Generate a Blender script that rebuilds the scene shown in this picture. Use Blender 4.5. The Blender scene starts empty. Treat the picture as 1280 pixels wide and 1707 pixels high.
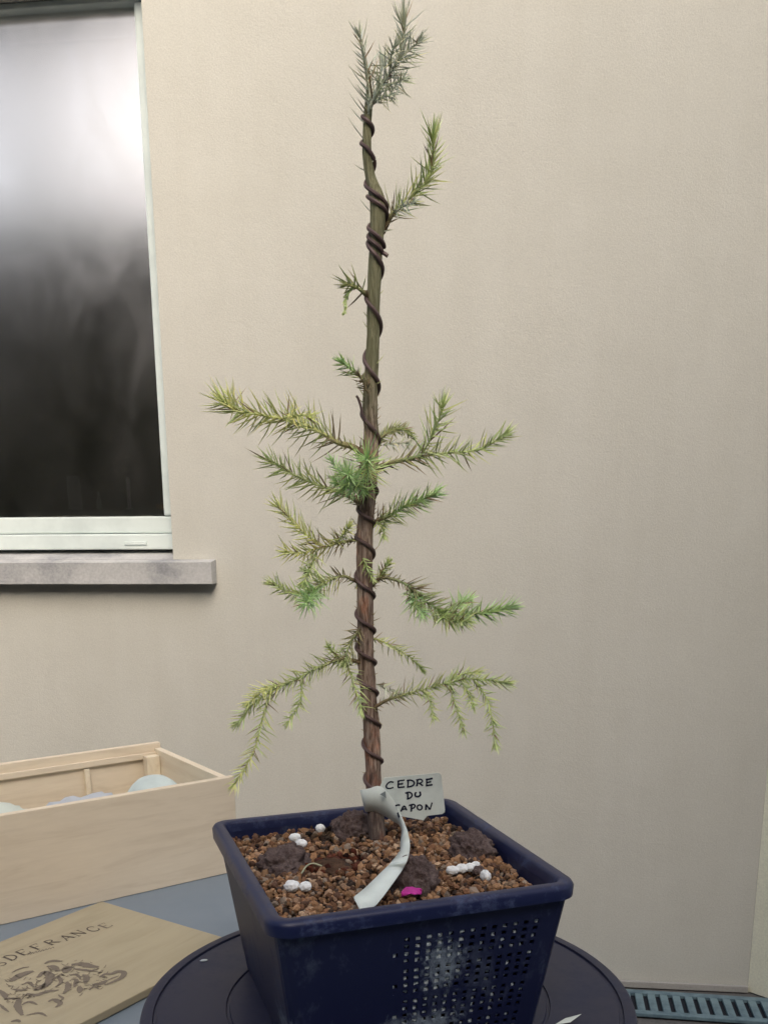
import bpy, bmesh, math, random
import numpy as np
from mathutils import Vector, Matrix, noise

random.seed(11)
rng = np.random.default_rng(5)
sc = bpy.context.scene
COL = sc.collection

# ------------------------------------------------------------------ camera
# photograph frame used for measuring: 1280 x 1707
W, H = 1280.0, 1707.0
F, PITCH, ROLL, CY = 1629.8, .2412, -.0074, 1275.7
ZD = .775                         # top of the turntable
CZ = ZD + .15 + .2904
fw = np.array([0, math.cos(PITCH), -math.sin(PITCH)])
_r = np.array([1.0, 0, 0]); _u = np.cross(_r, fw)
rt = math.cos(ROLL) * _r + math.sin(ROLL) * _u
up = np.cross(rt, fw)
CAM = np.array([0, 0, CZ])

cd = bpy.data.cameras.new('camera')
cam = bpy.data.objects.new('camera', cd); COL.objects.link(cam)
cd.sensor_fit = 'VERTICAL'; cd.sensor_height = 36.0
cd.lens = 36.0 * F / H
cd.shift_y = (CY - H / 2) / H
cd.clip_start = .02; cd.clip_end = 2000
M = Matrix(((rt[0], up[0], -fw[0], CAM[0]), (rt[1], up[1], -fw[1], CAM[1]), (rt[2], up[2], -fw[2], CAM[2]), (0, 0, 0, 1)))
cam.matrix_world = M
sc.camera = cam
sc.render.resolution_x = 767; sc.render.resolution_y = 1024

# ------------------------------------------------------------------ light
SUN_EL, SUN_AZ = math.radians(36), math.radians(166)      # azimuth clockwise from +Y: behind the camera
wd = bpy.data.worlds.new('World'); sc.world = wd; wd.use_nodes = True
wn = wd.node_tree.nodes; wl = wd.node_tree.links
sky = wn.new('ShaderNodeTexSky'); sky.sky_type = 'NISHITA'; sky.sun_disc = False
sky.sun_elevation = SUN_EL; sky.sun_rotation = SUN_AZ
sky.air_density = 1.0; sky.dust_density = 6.0; sky.ozone_density = 1.0
bg = wn['Background']; bg.inputs['Strength'].default_value = .10
wl.new(sky.outputs[0], bg.inputs['Color'])
sd = bpy.data.lights.new('sun', 'SUN'); sd.energy = .9; sd.angle = math.radians(60); sd.color = (1, .95, .88)
sun = bpy.data.objects.new('sun', sd); COL.objects.link(sun)
sdir = Vector((math.sin(SUN_AZ) * math.cos(SUN_EL), math.cos(SUN_AZ) * math.cos(SUN_EL), math.sin(SUN_EL)))
sun.rotation_euler = sdir.to_track_quat('Z', 'Y').to_euler()
sun.location = (-3, -5, 6)
vs = sc.view_settings
vs.view_transform = 'Standard'; vs.look = 'None'; vs.gamma = 1.0; vs.use_curve_mapping = False
vs.exposure = 1.46
sc.cycles.use_denoising = True
sc.cycles.max_bounces = 6

# ------------------------------------------------------------------ measuring helpers
def ray(x, y): return (x - W / 2) / F * rt + (CY - y) / F * up + fw
def atz(x, y, z): d = ray(x, y); return CAM + d * ((z - CZ) / d[2])
def aty(x, y, Y): d = ray(x, y); return CAM + d * (Y / d[1])
def atp(x, y, P, n): d = ray(x, y); return CAM + d * (np.dot(P - CAM, n) / np.dot(d, n))

# ------------------------------------------------------------------ object helpers
def tag(o, label=None, cat=None, group=None, kind=None):
    if label: o['label'] = label
    if cat: o['category'] = cat
    if group: o['group'] = group
    if kind: o['kind'] = kind
    return o

def empty(name, loc=(0, 0, 0), rz=0):
    o = bpy.data.objects.new(name, None); COL.objects.link(o)
    o.location = loc; o.rotation_euler = (0, 0, rz); o.empty_display_size = .05
    return o

def mesh_obj(name, verts, faces, mat, parent=None, smooth=False, col=None):
    me = bpy.data.meshes.new(name)
    me.from_pydata([tuple(v) for v in verts], [], faces)
    me.update()
    if col is not None:
        a = me.color_attributes.new('tint', 'FLOAT_COLOR', 'POINT')
        buf = np.ones((len(verts), 4), np.float32); buf[:, :3] = np.asarray(col, np.float32)
        a.data.foreach_set('color', buf.ravel())
    if smooth:
        me.polygons.foreach_set('use_smooth', [True] * len(me.polygons)); me.set_sharp_from_angle(angle=math.radians(38))
    me.materials.append(mat)
    o = bpy.data.objects.new(name, me); COL.objects.link(o)
    if parent is not None:
        o.parent = parent
    return o

def obj_from_bm(name, bm, mat, parent=None, smooth=False):
    me = bpy.data.meshes.new(name); bm.to_mesh(me); bm.free()
    if smooth: me.polygons.foreach_set('use_smooth', [True] * len(me.polygons))
    me.materials.append(mat)
    o = bpy.data.objects.new(name, me); COL.objects.link(o)
    if parent is not None: o.parent = parent
    return o

def box_bm(x0, x1, y0, y1, z0, z1, bev=0.0, bm=None, seg=2):
    own = bm is None
    if own: bm = bmesh.new()
    r = bmesh.ops.create_cube(bm, size=1)
    for v in r['verts']:
        v.co = Vector((x0 + (v.co.x + .5) * (x1 - x0), y0 + (v.co.y + .5) * (y1 - y0), z0 + (v.co.z + .5) * (z1 - z0)))
    if bev > 0:
        es = list({e for v in r['verts'] for e in v.link_edges})
        bmesh.ops.bevel(bm, geom=es, offset=bev, segments=seg, affect='EDGES', profile=.6)
    return bm

def box(name, x0, x1, y0, y1, z0, z1, mat, parent=None, bev=0.0):
    return obj_from_bm(name, box_bm(x0, x1, y0, y1, z0, z1, bev), mat, parent)

def lathe(name, prof, mat, parent=None, n=96, loc=(0, 0, 0), smooth=True):
    vs_, fs = [], []
    m = len(prof)
    for i in range(n):
        a = 2 * math.pi * i / n
        for (r, z) in prof: vs_.append((loc[0] + r * math.cos(a), loc[1] + r * math.sin(a), loc[2] + z))
    for i in range(n):
        j = (i + 1) % n
        for k in range(m - 1): fs.append((i * m + k, j * m + k, j * m + k + 1, i * m + k + 1))
    return mesh_obj(name, vs_, fs, mat, parent, smooth)

def tube_data(path, radii, n=8, cap=True):
    P = np.asarray(path, float); N = len(P)
    T = np.gradient(P, axis=0); T /= np.linalg.norm(T, axis=1)[:, None] + 1e-12
    ref = np.array([0, -1.0, 0]) if abs(T[0][1]) < .8 else np.array([1.0, 0, 0])
    V, Fs = [], []
    a = np.cross(T[0], ref); a /= np.linalg.norm(a)
    for i in range(N):
        a = a - T[i] * np.dot(a, T[i]); a /= np.linalg.norm(a) + 1e-12
        b = np.cross(T[i], a)
        for k in range(n):
            t = 2 * math.pi * k / n
            V.append(P[i] + radii[i] * (math.cos(t) * a + math.sin(t) * b))
    for i in range(N - 1):
        for k in range(n):
            k2 = (k + 1) % n
            Fs.append((i * n + k, i * n + k2, (i + 1) * n + k2, (i + 1) * n + k))
    if cap:
        Fs.append(tuple(range(n))[::-1]); Fs.append(tuple((N - 1) * n + k for k in range(n)))
    return V, Fs

def resample(pts, step):
    P = np.asarray(pts, float)
    # catmull-rom through the points
    Q = np.vstack([2 * P[0] - P[1], P, 2 * P[-1] - P[-2]])
    out = []
    for i in range(1, len(Q) - 2):
        p0, p1, p2, p3 = Q[i - 1], Q[i], Q[i + 1], Q[i + 2]
        n = max(2, int(np.linalg.norm((p2 - p1)[:3]) / step))
        for k in range(n):
            t = k / n
            out.append(.5 * ((2 * p1) + (-p0 + p2) * t + (2 * p0 - 5 * p1 + 4 * p2 - p3) * t * t + (-p0 + 3 * p1 - 3 * p2 + p3) * t ** 3))
    out.append(P[-1])
    return np.array(out)

# ------------------------------------------------------------------ materials
def mat(name, base, rough=.6, spec=.3, metallic=0.0):
    m = bpy.data.materials.new(name); m.use_nodes = True
    p = m.node_tree.nodes['Principled BSDF']
    p.inputs['Base Color'].default_value = (*base, 1); p.inputs['Roughness'].default_value = rough
    p.inputs['Specular IOR Level'].default_value = spec; p.inputs['Metallic'].default_value = metallic
    return m

class NT:
    def __init__(s, m): s.m = m; s.t = m.node_tree; s.n = s.t.nodes; s.l = s.t.links; s.p = s.n.get('Principled BSDF')
    def new(s, t, **kw):
        x = s.n.new(t)
        for k, v in kw.items(): setattr(x, k, v)
        return x
    def link(s, a, b): s.l.new(a, b)
    def coords(s, scale=(1, 1, 1), kind='Object', rot=(0, 0, 0)):
        tc = s.new('ShaderNodeTexCoord'); mp = s.new('ShaderNodeMapping')
        mp.inputs['Scale'].default_value = scale; mp.inputs['Rotation'].default_value = rot
        s.link(tc.outputs[kind], mp.inputs[0]); return mp.outputs[0]
    def noise(s, vec, scale, detail=4, rough=.55, dist=0):
        x = s.new('ShaderNodeTexNoise'); x.inputs['Scale'].default_value = scale; x.inputs['Detail'].default_value = detail
        x.inputs['Roughness'].default_value = rough; x.inputs['Distortion'].default_value = dist
        s.link(vec, x.inputs['Vector']); return x.outputs[0]
    def ramp(s, fac, stops):
        x = s.new('ShaderNodeValToRGB'); e = x.color_ramp.elements
        e[0].position, e[0].color = stops[0][0], (*stops[0][1], 1)
        e[1].position, e[1].color = stops[1][0], (*stops[1][1], 1)
        for q, c in stops[2:]:
            k = e.new(q); k.color = (*c, 1)
        s.link(fac, x.inputs[0]); return x.outputs[0]
    def mix(s, fac, a, b, mode='MIX'):
        x = s.new('ShaderNodeMix', data_type='RGBA', blend_type=mode)
        for v, i in ((fac, 0), (a, 6), (b, 7)):
            if isinstance(v, (int, float)): x.inputs[i].default_value = v
            elif isinstance(v, tuple): x.inputs[i].default_value = (*v, 1)
            else: s.link(v, x.inputs[i])
        return x.outputs[2]
    def math(s, op, a, b=0.0):
        x = s.new('ShaderNodeMath', operation=op)
        for v, i in ((a, 0), (b, 1)):
            if isinstance(v, (int, float)): x.inputs[i].default_value = v
            else: s.link(v, x.inputs[i])
        return x.outputs[0]
    def bump(s, h, strength=.3, dist=.002):
        b = s.new('ShaderNodeBump'); b.inputs['Strength'].default_value = strength; b.inputs['Distance'].default_value = dist
        s.link(h, b.inputs['Height']); s.link(b.outputs[0], s.p.inputs['Normal'])
    def base(s, c): s.link(c, s.p.inputs['Base Color'])
    def rough(s, c): s.link(c, s.p.inputs['Roughness'])

def m_render(name, c, dark, fine=260.0):
    m = mat(name, c, .92, .15); t = NT(m); v = t.coords()
    a = t.noise(v, 1.3, 5, .6); b = t.noise(v, fine, 3, .7); b2 = t.noise(v, fine * .35, 4, .7)
    big = t.ramp(a, [(.3, tuple(x * .96 for x in c)), (.7, tuple(min(1, x * 1.03) for x in c))])
    sp = t.ramp(b, [(.3, (.90, .90, .90)), (.62, (1.05, 1.05, 1.04))])
    st = t.noise(t.coords((5, 5, .35)), 3.0, 5, .6); stk = t.ramp(st, [(.35, (.978, .975, .97)), (.6, (1, 1, 1))])
    md = t.noise(v, 7, 6, .65); mk = t.ramp(md, [(.3, (.965, .962, .955)), (.65, (1.01, 1.01, 1.01))])
    t.base(t.mix(1.0, t.mix(1.0, t.mix(1.0, big, sp, 'MULTIPLY'), stk, 'MULTIPLY'), mk, 'MULTIPLY'))
    tr_ = t.noise(t.coords((1, 1, 1.6)), 22, 4, .6, .5)
    t.bump(t.math('ADD', t.math('ADD', b, t.math('MULTIPLY', b2, .9)), t.math('MULTIPLY', tr_, 1.1)), .30, .0015)
    return m

WALL = m_render('wall_render', (.535, .528, .478), .9)
EDGE_PALE = m_render('edge_strip_render', (.78, .76, .60), .9, 200)
SOFFIT = mat('reveal_paint', (.5, .47, .42), .8)

def m_pvc():
    m = mat('white_frame_paint', (.64, .71, .69), .42, .4); t = NT(m); v = t.coords()
    n = t.noise(v, 9, 5, .6); t.base(t.ramp(n, [(.35, (.56, .63, .61)), (.6, (.66, .735, .71))])); return m
PVC = m_pvc()

def m_sill():
    m = mat('stone_sill', (.42, .42, .41), .85); t = NT(m); v = t.coords()
    n = t.noise(v, 7, 6, .65, .4); f = t.noise(v, 160, 3)
    c = t.ramp(n, [(.33, (.21, .22, .23)), (.52, (.42, .42, .41)), (.7, (.50, .50, .48))])
    t.base(t.mix(.25, c, t.ramp(f, [(.3, (.25, .25, .25)), (.7, (.6, .6, .6))]))); t.bump(f, .3, .001); return m
SILL = m_sill()

def m_glass():
    m = bpy.data.materials.new('window_glass'); m.use_nodes = True; t = NT(m); t.n.remove(t.p)
    out = t.n['Material Output']
    g = t.new('ShaderNodeBsdfGlossy'); g.inputs['Roughness'].default_value = .17; g.inputs['Color'].default_value = (1, .965, .92, 1)
    sm_ = t.noise(t.coords((1, 1, .6)), 5, 7, .7, .8); rr_ = t.ramp(sm_, [(.3, (.135,) * 3), (.7, (.215,) * 3)]); t.link(rr_, g.inputs['Roughness'])
    tr = t.new('ShaderNodeBsdfTransparent'); tr.inputs['Color'].default_value = (.72, .72, .72, 1)
    mx = t.new('ShaderNodeMixShader'); mx.inputs[0].default_value = .60
    t.link(tr.outputs[0], mx.inputs[1]); t.link(g.outputs[0], mx.inputs[2]); t.link(mx.outputs[0], out.inputs[0])
    return m
GLASS = m_glass()

ROOM = mat('dark_room', (.05, .048, .052), .9)
BAND_MAT = mat('band_blue_grey', (.05, .06, .085), .6)

def m_ground():
    m = mat('concrete', (.30, .29, .27), .9); t = NT(m); v = t.coords()
    n = t.noise(v, 3, 6, .6); f = t.noise(v, 120, 3)
    c = t.ramp(n, [(.3, (.07, .068, .066)), (.7, (.12, .115, .11))])
    t.base(t.mix(.3, c, t.ramp(f, [(.3, (.05, .05, .05)), (.7, (.17, .165, .16))]))); t.bump(f, .4, .002); return m
CONC = m_ground()
FOOT = m_render('cement_foot', (.36, .35, .33), .9, 180)

def m_grate():
    m = mat('grate_paint', (.20, .30, .34), .5); t = NT(m); v = t.coords()
    n = t.noise(v, 40, 4); t.base(t.ramp(n, [(.35, (.085, .135, .165)), (.65, (.15, .22, .245))])); return m
GRATE = m_grate()
TRAY = mat('channel_dark', (.012, .014, .022), .7)

def m_table():
    m = mat('table_plastic', (.30, .35, .41), .45, .4); t = NT(m); v = t.coords()
    n = t.noise(v, 6, 5, .6); f = t.noise(v, 300, 2)
    t.base(t.ramp(n, [(.3, (.165, .21, .255)), (.7, (.20, .245, .29))])); t.bump(f, .08, .0006); return m
TABLE = m_table()

def m_pine(name, a, b, scale, rot=(0, 0, 0)):
    m = mat(name, a, .62, .25); t = NT(m)
    v = t.coords(scale, 'Object', rot)
    n = t.noise(v, 6, 6, .6, .8); n2 = t.noise(v, 30, 3, .6)
    c = t.ramp(n, [(.25, b), (.5, a), (.75, tuple(min(1, x * 1.06) for x in a))])
    t.base(t.mix(.18, c, t.ramp(n2, [(.35, b), (.65, a)]))); t.bump(n2, .15, .0006)
    return m
PINE = m_pine('pine_wood', (.67, .585, .455), (.56, .47, .35), (1.2, 9, 9))
PINE_END = m_pine('pine_end', (.72, .645, .50), (.62, .52, .38), (9, 1.2, 9))
LIDW = m_pine('lid_wood', (.405, .355, .245), (.345, .30, .20), (1.0, 8, 8))
PRINT = mat('lid_print', (.12, .10, .082), .8)
PRINT2 = mat('lid_print_faint', (.19, .16, .125), .8)

def m_navy(name, base, dirt, lo, hi, rough=.45, stretch=(1, 1, 1), nscale=14.0):
    m = mat(name, base, rough, .35); t = NT(m); v = t.coords(stretch)
    n = t.noise(v, nscale, 8, .68, .3); f = t.noise(v, nscale * 6, 6, .75, .2)
    k = t.ramp(t.math('ADD', t.math('MULTIPLY', n, .6), t.math('MULTIPLY', f, .4)), [(lo, (0, 0, 0)), (hi, (1, 1, 1))])
    t.base(t.mix(k, base, dirt)); t.rough(t.ramp(k, [(0, (rough,) * 3), (1, (.8,) * 3)]))
    t.bump(f, .12, .0006); return m
POT = m_navy('navy_plastic', (.0068, .0105, .045), (.07, .088, .135), .53, .68, .5, (1, 1, .55), 16)
RIM = m_navy('navy_rim', (.009, .014, .054), (.06, .08, .16), .52, .68, .40, (1, 1, 1), 30)
DISC = m_navy('black_turntable', (.011, .014, .040), (.026, .032, .062), .50, .75, .45, (1, 1, 1), 9)

def lime_crust(m):
    # chalky lime bloom where water has run out of the perforations on the front
    t = NT(m); old = t.p.inputs['Base Color'].links[0].from_socket
    tc = t.new('ShaderNodeTexCoord')
    def zone(c, sc_):
        mp = t.new('ShaderNodeMapping'); mp.inputs['Scale'].default_value = sc_
        mp.inputs['Location'].default_value = tuple(-a * b for a, b in zip(c, sc_)); t.link(tc.outputs['Object'], mp.inputs[0])
        ln = t.new('ShaderNodeVectorMath', operation='LENGTH'); t.link(mp.outputs[0], ln.inputs[0])
        return t.ramp(ln.outputs['Value'], [(.25, (1, 1, 1)), (1.0, (0, 0, 0))])
    z1 = zone((.014, -.122, .090), (1 / .038, 1 / .05, 1 / .052)); z2 = zone((-.005, -.115, .030), (1 / .085, 1 / .06, 1 / .034)); z3 = zone((-.112, -.10, .035), (1 / .022, 1 / .08, 1 / .05))
    z = t.math('MAXIMUM', t.math('MAXIMUM', z1, z2), t.math('MULTIPLY', z3, .8))
    n = t.noise(t.coords((1, 1, .7)), 170, 6, .75, .6)
    k = t.ramp(t.math('ADD', t.math('MULTIPLY', n, .75), t.math('MULTIPLY', z, .36)), [(.60, (0, 0, 0)), (.78, (.85, .85, .85))])
    t.base(t.mix(t.math('MULTIPLY', k, t.math('GREATER_THAN', z, .02)), old, (.22, .27, .32)))
lime_crust(POT)

def m_tint(name, rough=.6, trans=0.0, bumps=None, spec=.25):
    m = mat(name, (.5, .5, .5), rough, spec); t = NT(m)
    a = t.new('ShaderNodeAttribute', attribute_name='tint'); t.base(a.outputs['Color'])
    if bumps: t.bump(t.noise(t.coords(), bumps, 4, .6), .4, .0008)
    if trans:
        tl = t.new('ShaderNodeBsdfTranslucent'); t.link(a.outputs['Color'], tl.inputs[0])
        mx = t.new('ShaderNodeMixShader'); mx.inputs[0].default_value = trans
        t.link(t.p.outputs[0], mx.inputs[1]); t.link(tl.outputs[0], mx.inputs[2]); t.link(mx.outputs[0], t.n['Material Output'].inputs[0])
    return m
NEEDLE = m_tint('needle_green', .6)
TWIGM = m_tint('twig_skin', .75, 0, 500)
PEBBLE = m_tint('gravel_stone', .9, 0, 900, .1)
FOLIAGE = m_tint('dark_foliage', .8, 0)

def m_bark():
    m = mat('bark', (.2, .14, .1), .85, .15); t = NT(m)
    v = t.coords((1, 1, .10)); n = t.noise(v, 420, 6, .7, .4); n2 = t.noise(t.coords((1, 1, .35)), 90, 5, .65)
    br = t.ramp(n, [(.34, (.070, .047, .040)), (.47, (.24, .168, .130)), (.62, (.44, .35, .29))])
    gr = t.ramp(n, [(.32, (.115, .11, .062)), (.5, (.22, .215, .125)), (.68, (.35, .335, .21))])
    tc = t.new('ShaderNodeTexCoord'); sx = t.new('ShaderNodeSeparateXYZ'); t.link(tc.outputs['Object'], sx.inputs[0])
    hz = t.math('ADD', sx.outputs[2], t.math('MULTIPLY', t.math('SUBTRACT', n2, .5), .22))
    k = t.new('ShaderNodeMapRange'); k.inputs[1].default_value = 1.28; k.inputs[2].default_value = 1.36; t.link(hz, k.inputs[0])
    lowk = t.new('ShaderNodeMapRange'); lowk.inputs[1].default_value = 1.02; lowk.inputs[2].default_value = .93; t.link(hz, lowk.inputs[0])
    n3 = t.noise(t.coords((1, 1, .5)), 55, 4, .6)
    br = t.mix(t.ramp(n3, [(.52, (0, 0, 0)), (.66, (.75, .75, .75))]), br, t.mix(1.0, br, (1.35, .80, .58), 'MULTIPLY'))
    n4 = t.noise(t.coords((1, 1, .4)), 38, 4, .6, .5)
    br = t.mix(t.ramp(n4, [(.55, (0, 0, 0)), (.70, (.6, .6, .6))]), br, t.mix(1.0, br, (1.5, 1.6, 1.5), 'MULTIPLY'))
    c = t.mix(k.outputs[0], br, gr)
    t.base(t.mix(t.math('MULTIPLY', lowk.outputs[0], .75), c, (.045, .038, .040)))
    t.bump(n, .9, .0015); return m
BARK = m_bark()
def m_twig():
    m = mat('twig_bark', (.16, .13, .06), .8, .15); t = NT(m); n = t.noise(t.coords(), 220, 4, .6)
    t.base(t.ramp(n, [(.35, (.17, .13, .07)), (.65, (.30, .29, .13))])); return m
TWIG = m_twig()
WIRE = mat('copper_brown_wire', (.12, .078, .074), .48, .4, .2)
def m_white(name, c, sc_=60):
    m = mat(name, c, .6, .3); t = NT(m); n = t.noise(t.coords(), sc_, 5, .6)
    t.base(t.ramp(n, [(.3, tuple(x * .82 for x in c)), (.6, c)])); return m
LABEL = m_white('label_plastic', (.66, .73, .70), 35)
INK = mat('marker_ink', (.016, .022, .045), .6)
INK2 = mat('pencil_grey', (.20, .24, .25), .7)
PELLET = m_white('white_pellet', (.80, .82, .82), 260)
def m_rock():
    m = mat('lava_rock', (.10, .07, .065), .95, .1); t = NT(m); v = t.coords()
    n = t.noise(v, 60, 6, .7); f = t.noise(v, 420, 4, .7)
    c = t.ramp(n, [(.3, (.045, .030, .030)), (.5, (.095, .065, .060)), (.72, (.19, .15, .14))])
    t.base(t.mix(.35, c, t.ramp(f, [(.35, (.03, .022, .022)), (.68, (.26, .21, .20))]))); t.bump(f, .8, .002); return m
ROCK = m_rock()
def m_soil():
    m = mat('dark_soil', (.07, .045, .035), .95, .1); t = NT(m); v = t.coords()
    n = t.noise(v, 120, 6, .7); t.base(t.ramp(n, [(.3, (.022, .015, .013)), (.7, (.12, .070, .045))])); t.bump(n, .8, .003); return m
SOIL = m_soil()
CRUMB = m_white('white_root_crumb', (.42, .48, .51), 200)
PETAL = m_white('magenta_petal', (.50, .035, .30), 90)
STRAW = mat('dry_straw', (.42, .44, .30), .7)
BALL = m_white('pale_blue_plastic', (.56, .65, .64), 25)
BAG = m_white('grey_bag_plastic', (.46, .50, .55), 18)
SHEET = m_white('clear_plastic_sheet', (.60, .66, .60), 12)
POST_GREY = mat('post_shape_grey', (.30, .31, .36), .5)
PALE = mat('pale_rod', (.75, .78, .82), .4)
RUST = mat('orange_box', (.50, .26, .09), .7)
DARKLEAF = mat('silhouette_leaf', (.010, .012, .010), .6)

# ------------------------------------------------------------------ the setting
g = mesh_obj('ground', [(-400, -400, 0), (400, -400, 0), (400, 400, 0), (-400, 400, 0)], [(0, 1, 2, 3)], CONC)
tag(g, kind='structure')

WYAW = -.12
P0 = atz(1150, 1650, 0)
house = empty('house', (P0[0], P0[1], 0), WYAW)       # local x along the wall, -y out of it
tag(house, 'beige rendered house wall with dark window and added pale edge strip', 'house')
OX0, OX1, OZ0, OZ1 = -2.75, -1.360, 1.127, 2.41       # window opening
bm = bmesh.new()
box_bm(-9, OX0, 0, .25, 0, 6.2, bm=bm); box_bm(OX1, 4.0, 0, .25, 0, 6.2, bm=bm)
box_bm(OX0, OX1, 0, .25, 0, OZ0 - .03, bm=bm); box_bm(OX0, OX1, 0, .25, OZ1, 6.2, bm=bm)
obj_from_bm('wall', bm, WALL, house)
V = [(x, y, z) for z in (.004, 6.15) for x, y in ((.147, -.001), (.40, -.20), (1.2, -.20), (1.2, -.001))]
mesh_obj('edge_strip', V, [(0, 1, 5, 4), (1, 2, 6, 5), (2, 3, 7, 6), (3, 0, 4, 7), (4, 5, 6, 7), (3, 2, 1, 0)], EDGE_PALE, house)  # added pier standing in for the pale screen edge, splayed to catch light
# kerb strip at the foot of the wall
box('wall_foot', -8.5, .146, -.012, -.0015, .004, .022, FOOT, house, .002)

win = empty('window'); win.parent = house
# frame members (outer frame, recessed)
def fr(x0, x1, y0, y1, z0, z1, bev=.004, n='frame'): return box(n, x0, x1, y0, y1, z0, z1, PVC, win, bev)
fr(OX0 + .001, OX1 - .001, .050, .11, 1.157, 1.197, n='bottom_rail')
fr(OX0 + .001, OX1 - .001, .058, .108, 1.1985, 1.241, n='sash_rail')
fr(OX1 - .037, OX1 - .0015, .054, .108, 1.2425, 2.394, n='jamb')
fr(OX0 + .0015, OX0 + .06, .054, .108, 1.2425, 2.394, n='jamb')
fr(OX0 + .001, OX1 - .001, .052, .108, 2.3955, OZ1 - .001, n='top_rail')
box('pane', OX0 + .05, OX1 - .03, .080, .084, 1.236, 2.398, GLASS, win)
box('drip_hole_cover', OX1 - .145, OX1 - .085, .0465, .0495, 1.169, 1.178, PVC, win, .001)
# sloping stone sill
V = [(OX0 - .11, -.045, 1.127), (OX1 + .112, -.045, 1.127), (OX1 + .112, -.045, 1.0735), (OX0 - .11, -.045, 1.0735),
     (OX0 - .11, -.002, 1.133), (OX1 + .112, -.002, 1.133), (OX1 + .112, -.002, 1.0735), (OX0 - .11, -.002, 1.0735)]
sl = mesh_obj('sill', V, [(0, 3, 2, 1), (4, 5, 6, 7), (0, 1, 5, 4), (3, 7, 6, 2), (0, 4, 7, 3), (1, 2, 6, 5)], SILL, win)
V = [(OX0 + .001, -.0015, 1.1335), (OX1 - .001, -.0015, 1.1335), (OX1 - .001, .10, 1.155), (OX0 + .001, .10, 1.155),
     (OX0 + .001, -.0015, 1.0985), (OX1 - .001, -.0015, 1.0985), (OX1 - .001, .10, 1.0985), (OX0 + .001, .10, 1.0985)]
mesh_obj('sill_slope', V, [(0, 1, 2, 3), (4, 7, 6, 5), (0, 4, 5, 1), (3, 2, 6, 7), (0, 3, 7, 4), (1, 5, 6, 2)], SILL, win)
# the room behind the pane
bm = bmesh.new()
rx0, rx1, ry0, ry1, rz0, rz1 = -4.2, -.9, .26, 3.6, .3, 2.8
vs_ = [bm.verts.new(c) for c in [(rx0, ry0, rz0), (rx1, ry0, rz0), (rx1, ry1, rz0), (rx0, ry1, rz0), (rx0, ry0, rz1), (rx1, ry0, rz1), (rx1, ry1, rz1), (rx0, ry1, rz1)]]
for f in [(0, 1, 2, 3), (7, 6, 5, 4), (1, 5, 6, 2), (2, 6, 7, 3), (3, 7, 4, 0)]: bm.faces.new([vs_[i] for i in f])
obj_from_bm('room', bm, ROOM, house)

def wallpt(s, d, z):
    c, si = math.cos(WYAW), math.sin(WYAW)
    return (P0[0] + c * s - si * d, P0[1] + si * s + c * d, z)

# drain channel along the foot of the wall
CHY = -.16
pc = atz(1150, 1684, 0)
chan = empty('drain_channel', (pc[0], pc[1], .0), CHY)
tag(chan, 'pale blue slotted drain grating at the foot of the wall', 'drain')
XE = .225 - float(np.dot((pc - P0)[:2], [math.cos(WYAW), math.sin(WYAW)]))
box('tray', -1.2, XE, -.064, .064, .004, .006, TRAY, chan)
box('rail', -1.2, XE, .047, .066, .0065, .016, GRATE, chan, .0015)
box('rail', -1.2, XE, -.066, -.047, .0065, .016, GRATE, chan, .0015)
b0 = None
for i in range(-14, 12):
    x = i * .0315
    if x > XE - .01: continue
    if b0 is None:
        b0 = box('bar', -.0098, .0098, -.0465, .0465, .0065, .0155, GRATE, chan, .0015); b0.location = (x, 0, 0)
    else:
        o = b0.copy(); COL.objects.link(o); o.parent = chan; o.location = (x, 0, 0)

# unseen dark foliage added to shade the wall's foot and darken the pane
tv, tf, tcol = [], [], []
def leafquad(c, s, col):
    a = rng.normal(size=3); a /= np.linalg.norm(a); b = np.cross(a, rng.normal(size=3)); b /= np.linalg.norm(b)
    i = len(tv)
    tv.extend([c - a * s - b * s * .6, c + a * s - b * s * .6, c + a * s * .8 + b * s * .6, c - a * s * .8 + b * s * .6]); tf.append((i, i + 1, i + 2, i + 3))
    tcol.extend([col] * 4)
def shade_hedge_top(s_): return 3.42 + .22 * noise.noise(Vector((s_ * .9, 2, 0))) + .15 * noise.noise(Vector((s_ * 3.1, 5, 0))) + 5.0 / (1 + math.exp(-(s_ - 1.75) * 1.3))  # raised on the right to shade that side of the wall
for k in range(19000):
    s0 = rng.uniform(-9, 8); d0 = -5.0 - abs(rng.normal()) * .25; z0 = rng.uniform(.02, 1) * shade_hedge_top(s0)
    e = rng.uniform(.6, 1.3); leafquad(np.array(wallpt(s0, d0, z0)), rng.uniform(.05, .13), (.022 * e, .030 * e, .014 * e))
for k in range(170):                                  # a solid twiggy core so no sky leaks through
    s0 = -9 + k * .1; i = len(tv); h = shade_hedge_top(s0) - .12
    tv += [np.array(wallpt(s0, -5.5, 0)), np.array(wallpt(s0 + .1, -5.5, 0)), np.array(wallpt(s0 + .1, -5.5, h)), np.array(wallpt(s0, -5.5, h))]; tf.append((i, i + 1, i + 2, i + 3)); tcol += [(.015, .02, .01)] * 4
o = mesh_obj('shade_hedge', tv, tf, FOLIAGE, None, col=tcol)
tag(o, 'unseen dark foliage added to shade the wall and darken the window', 'shade_hedge', kind='stuff')

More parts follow.
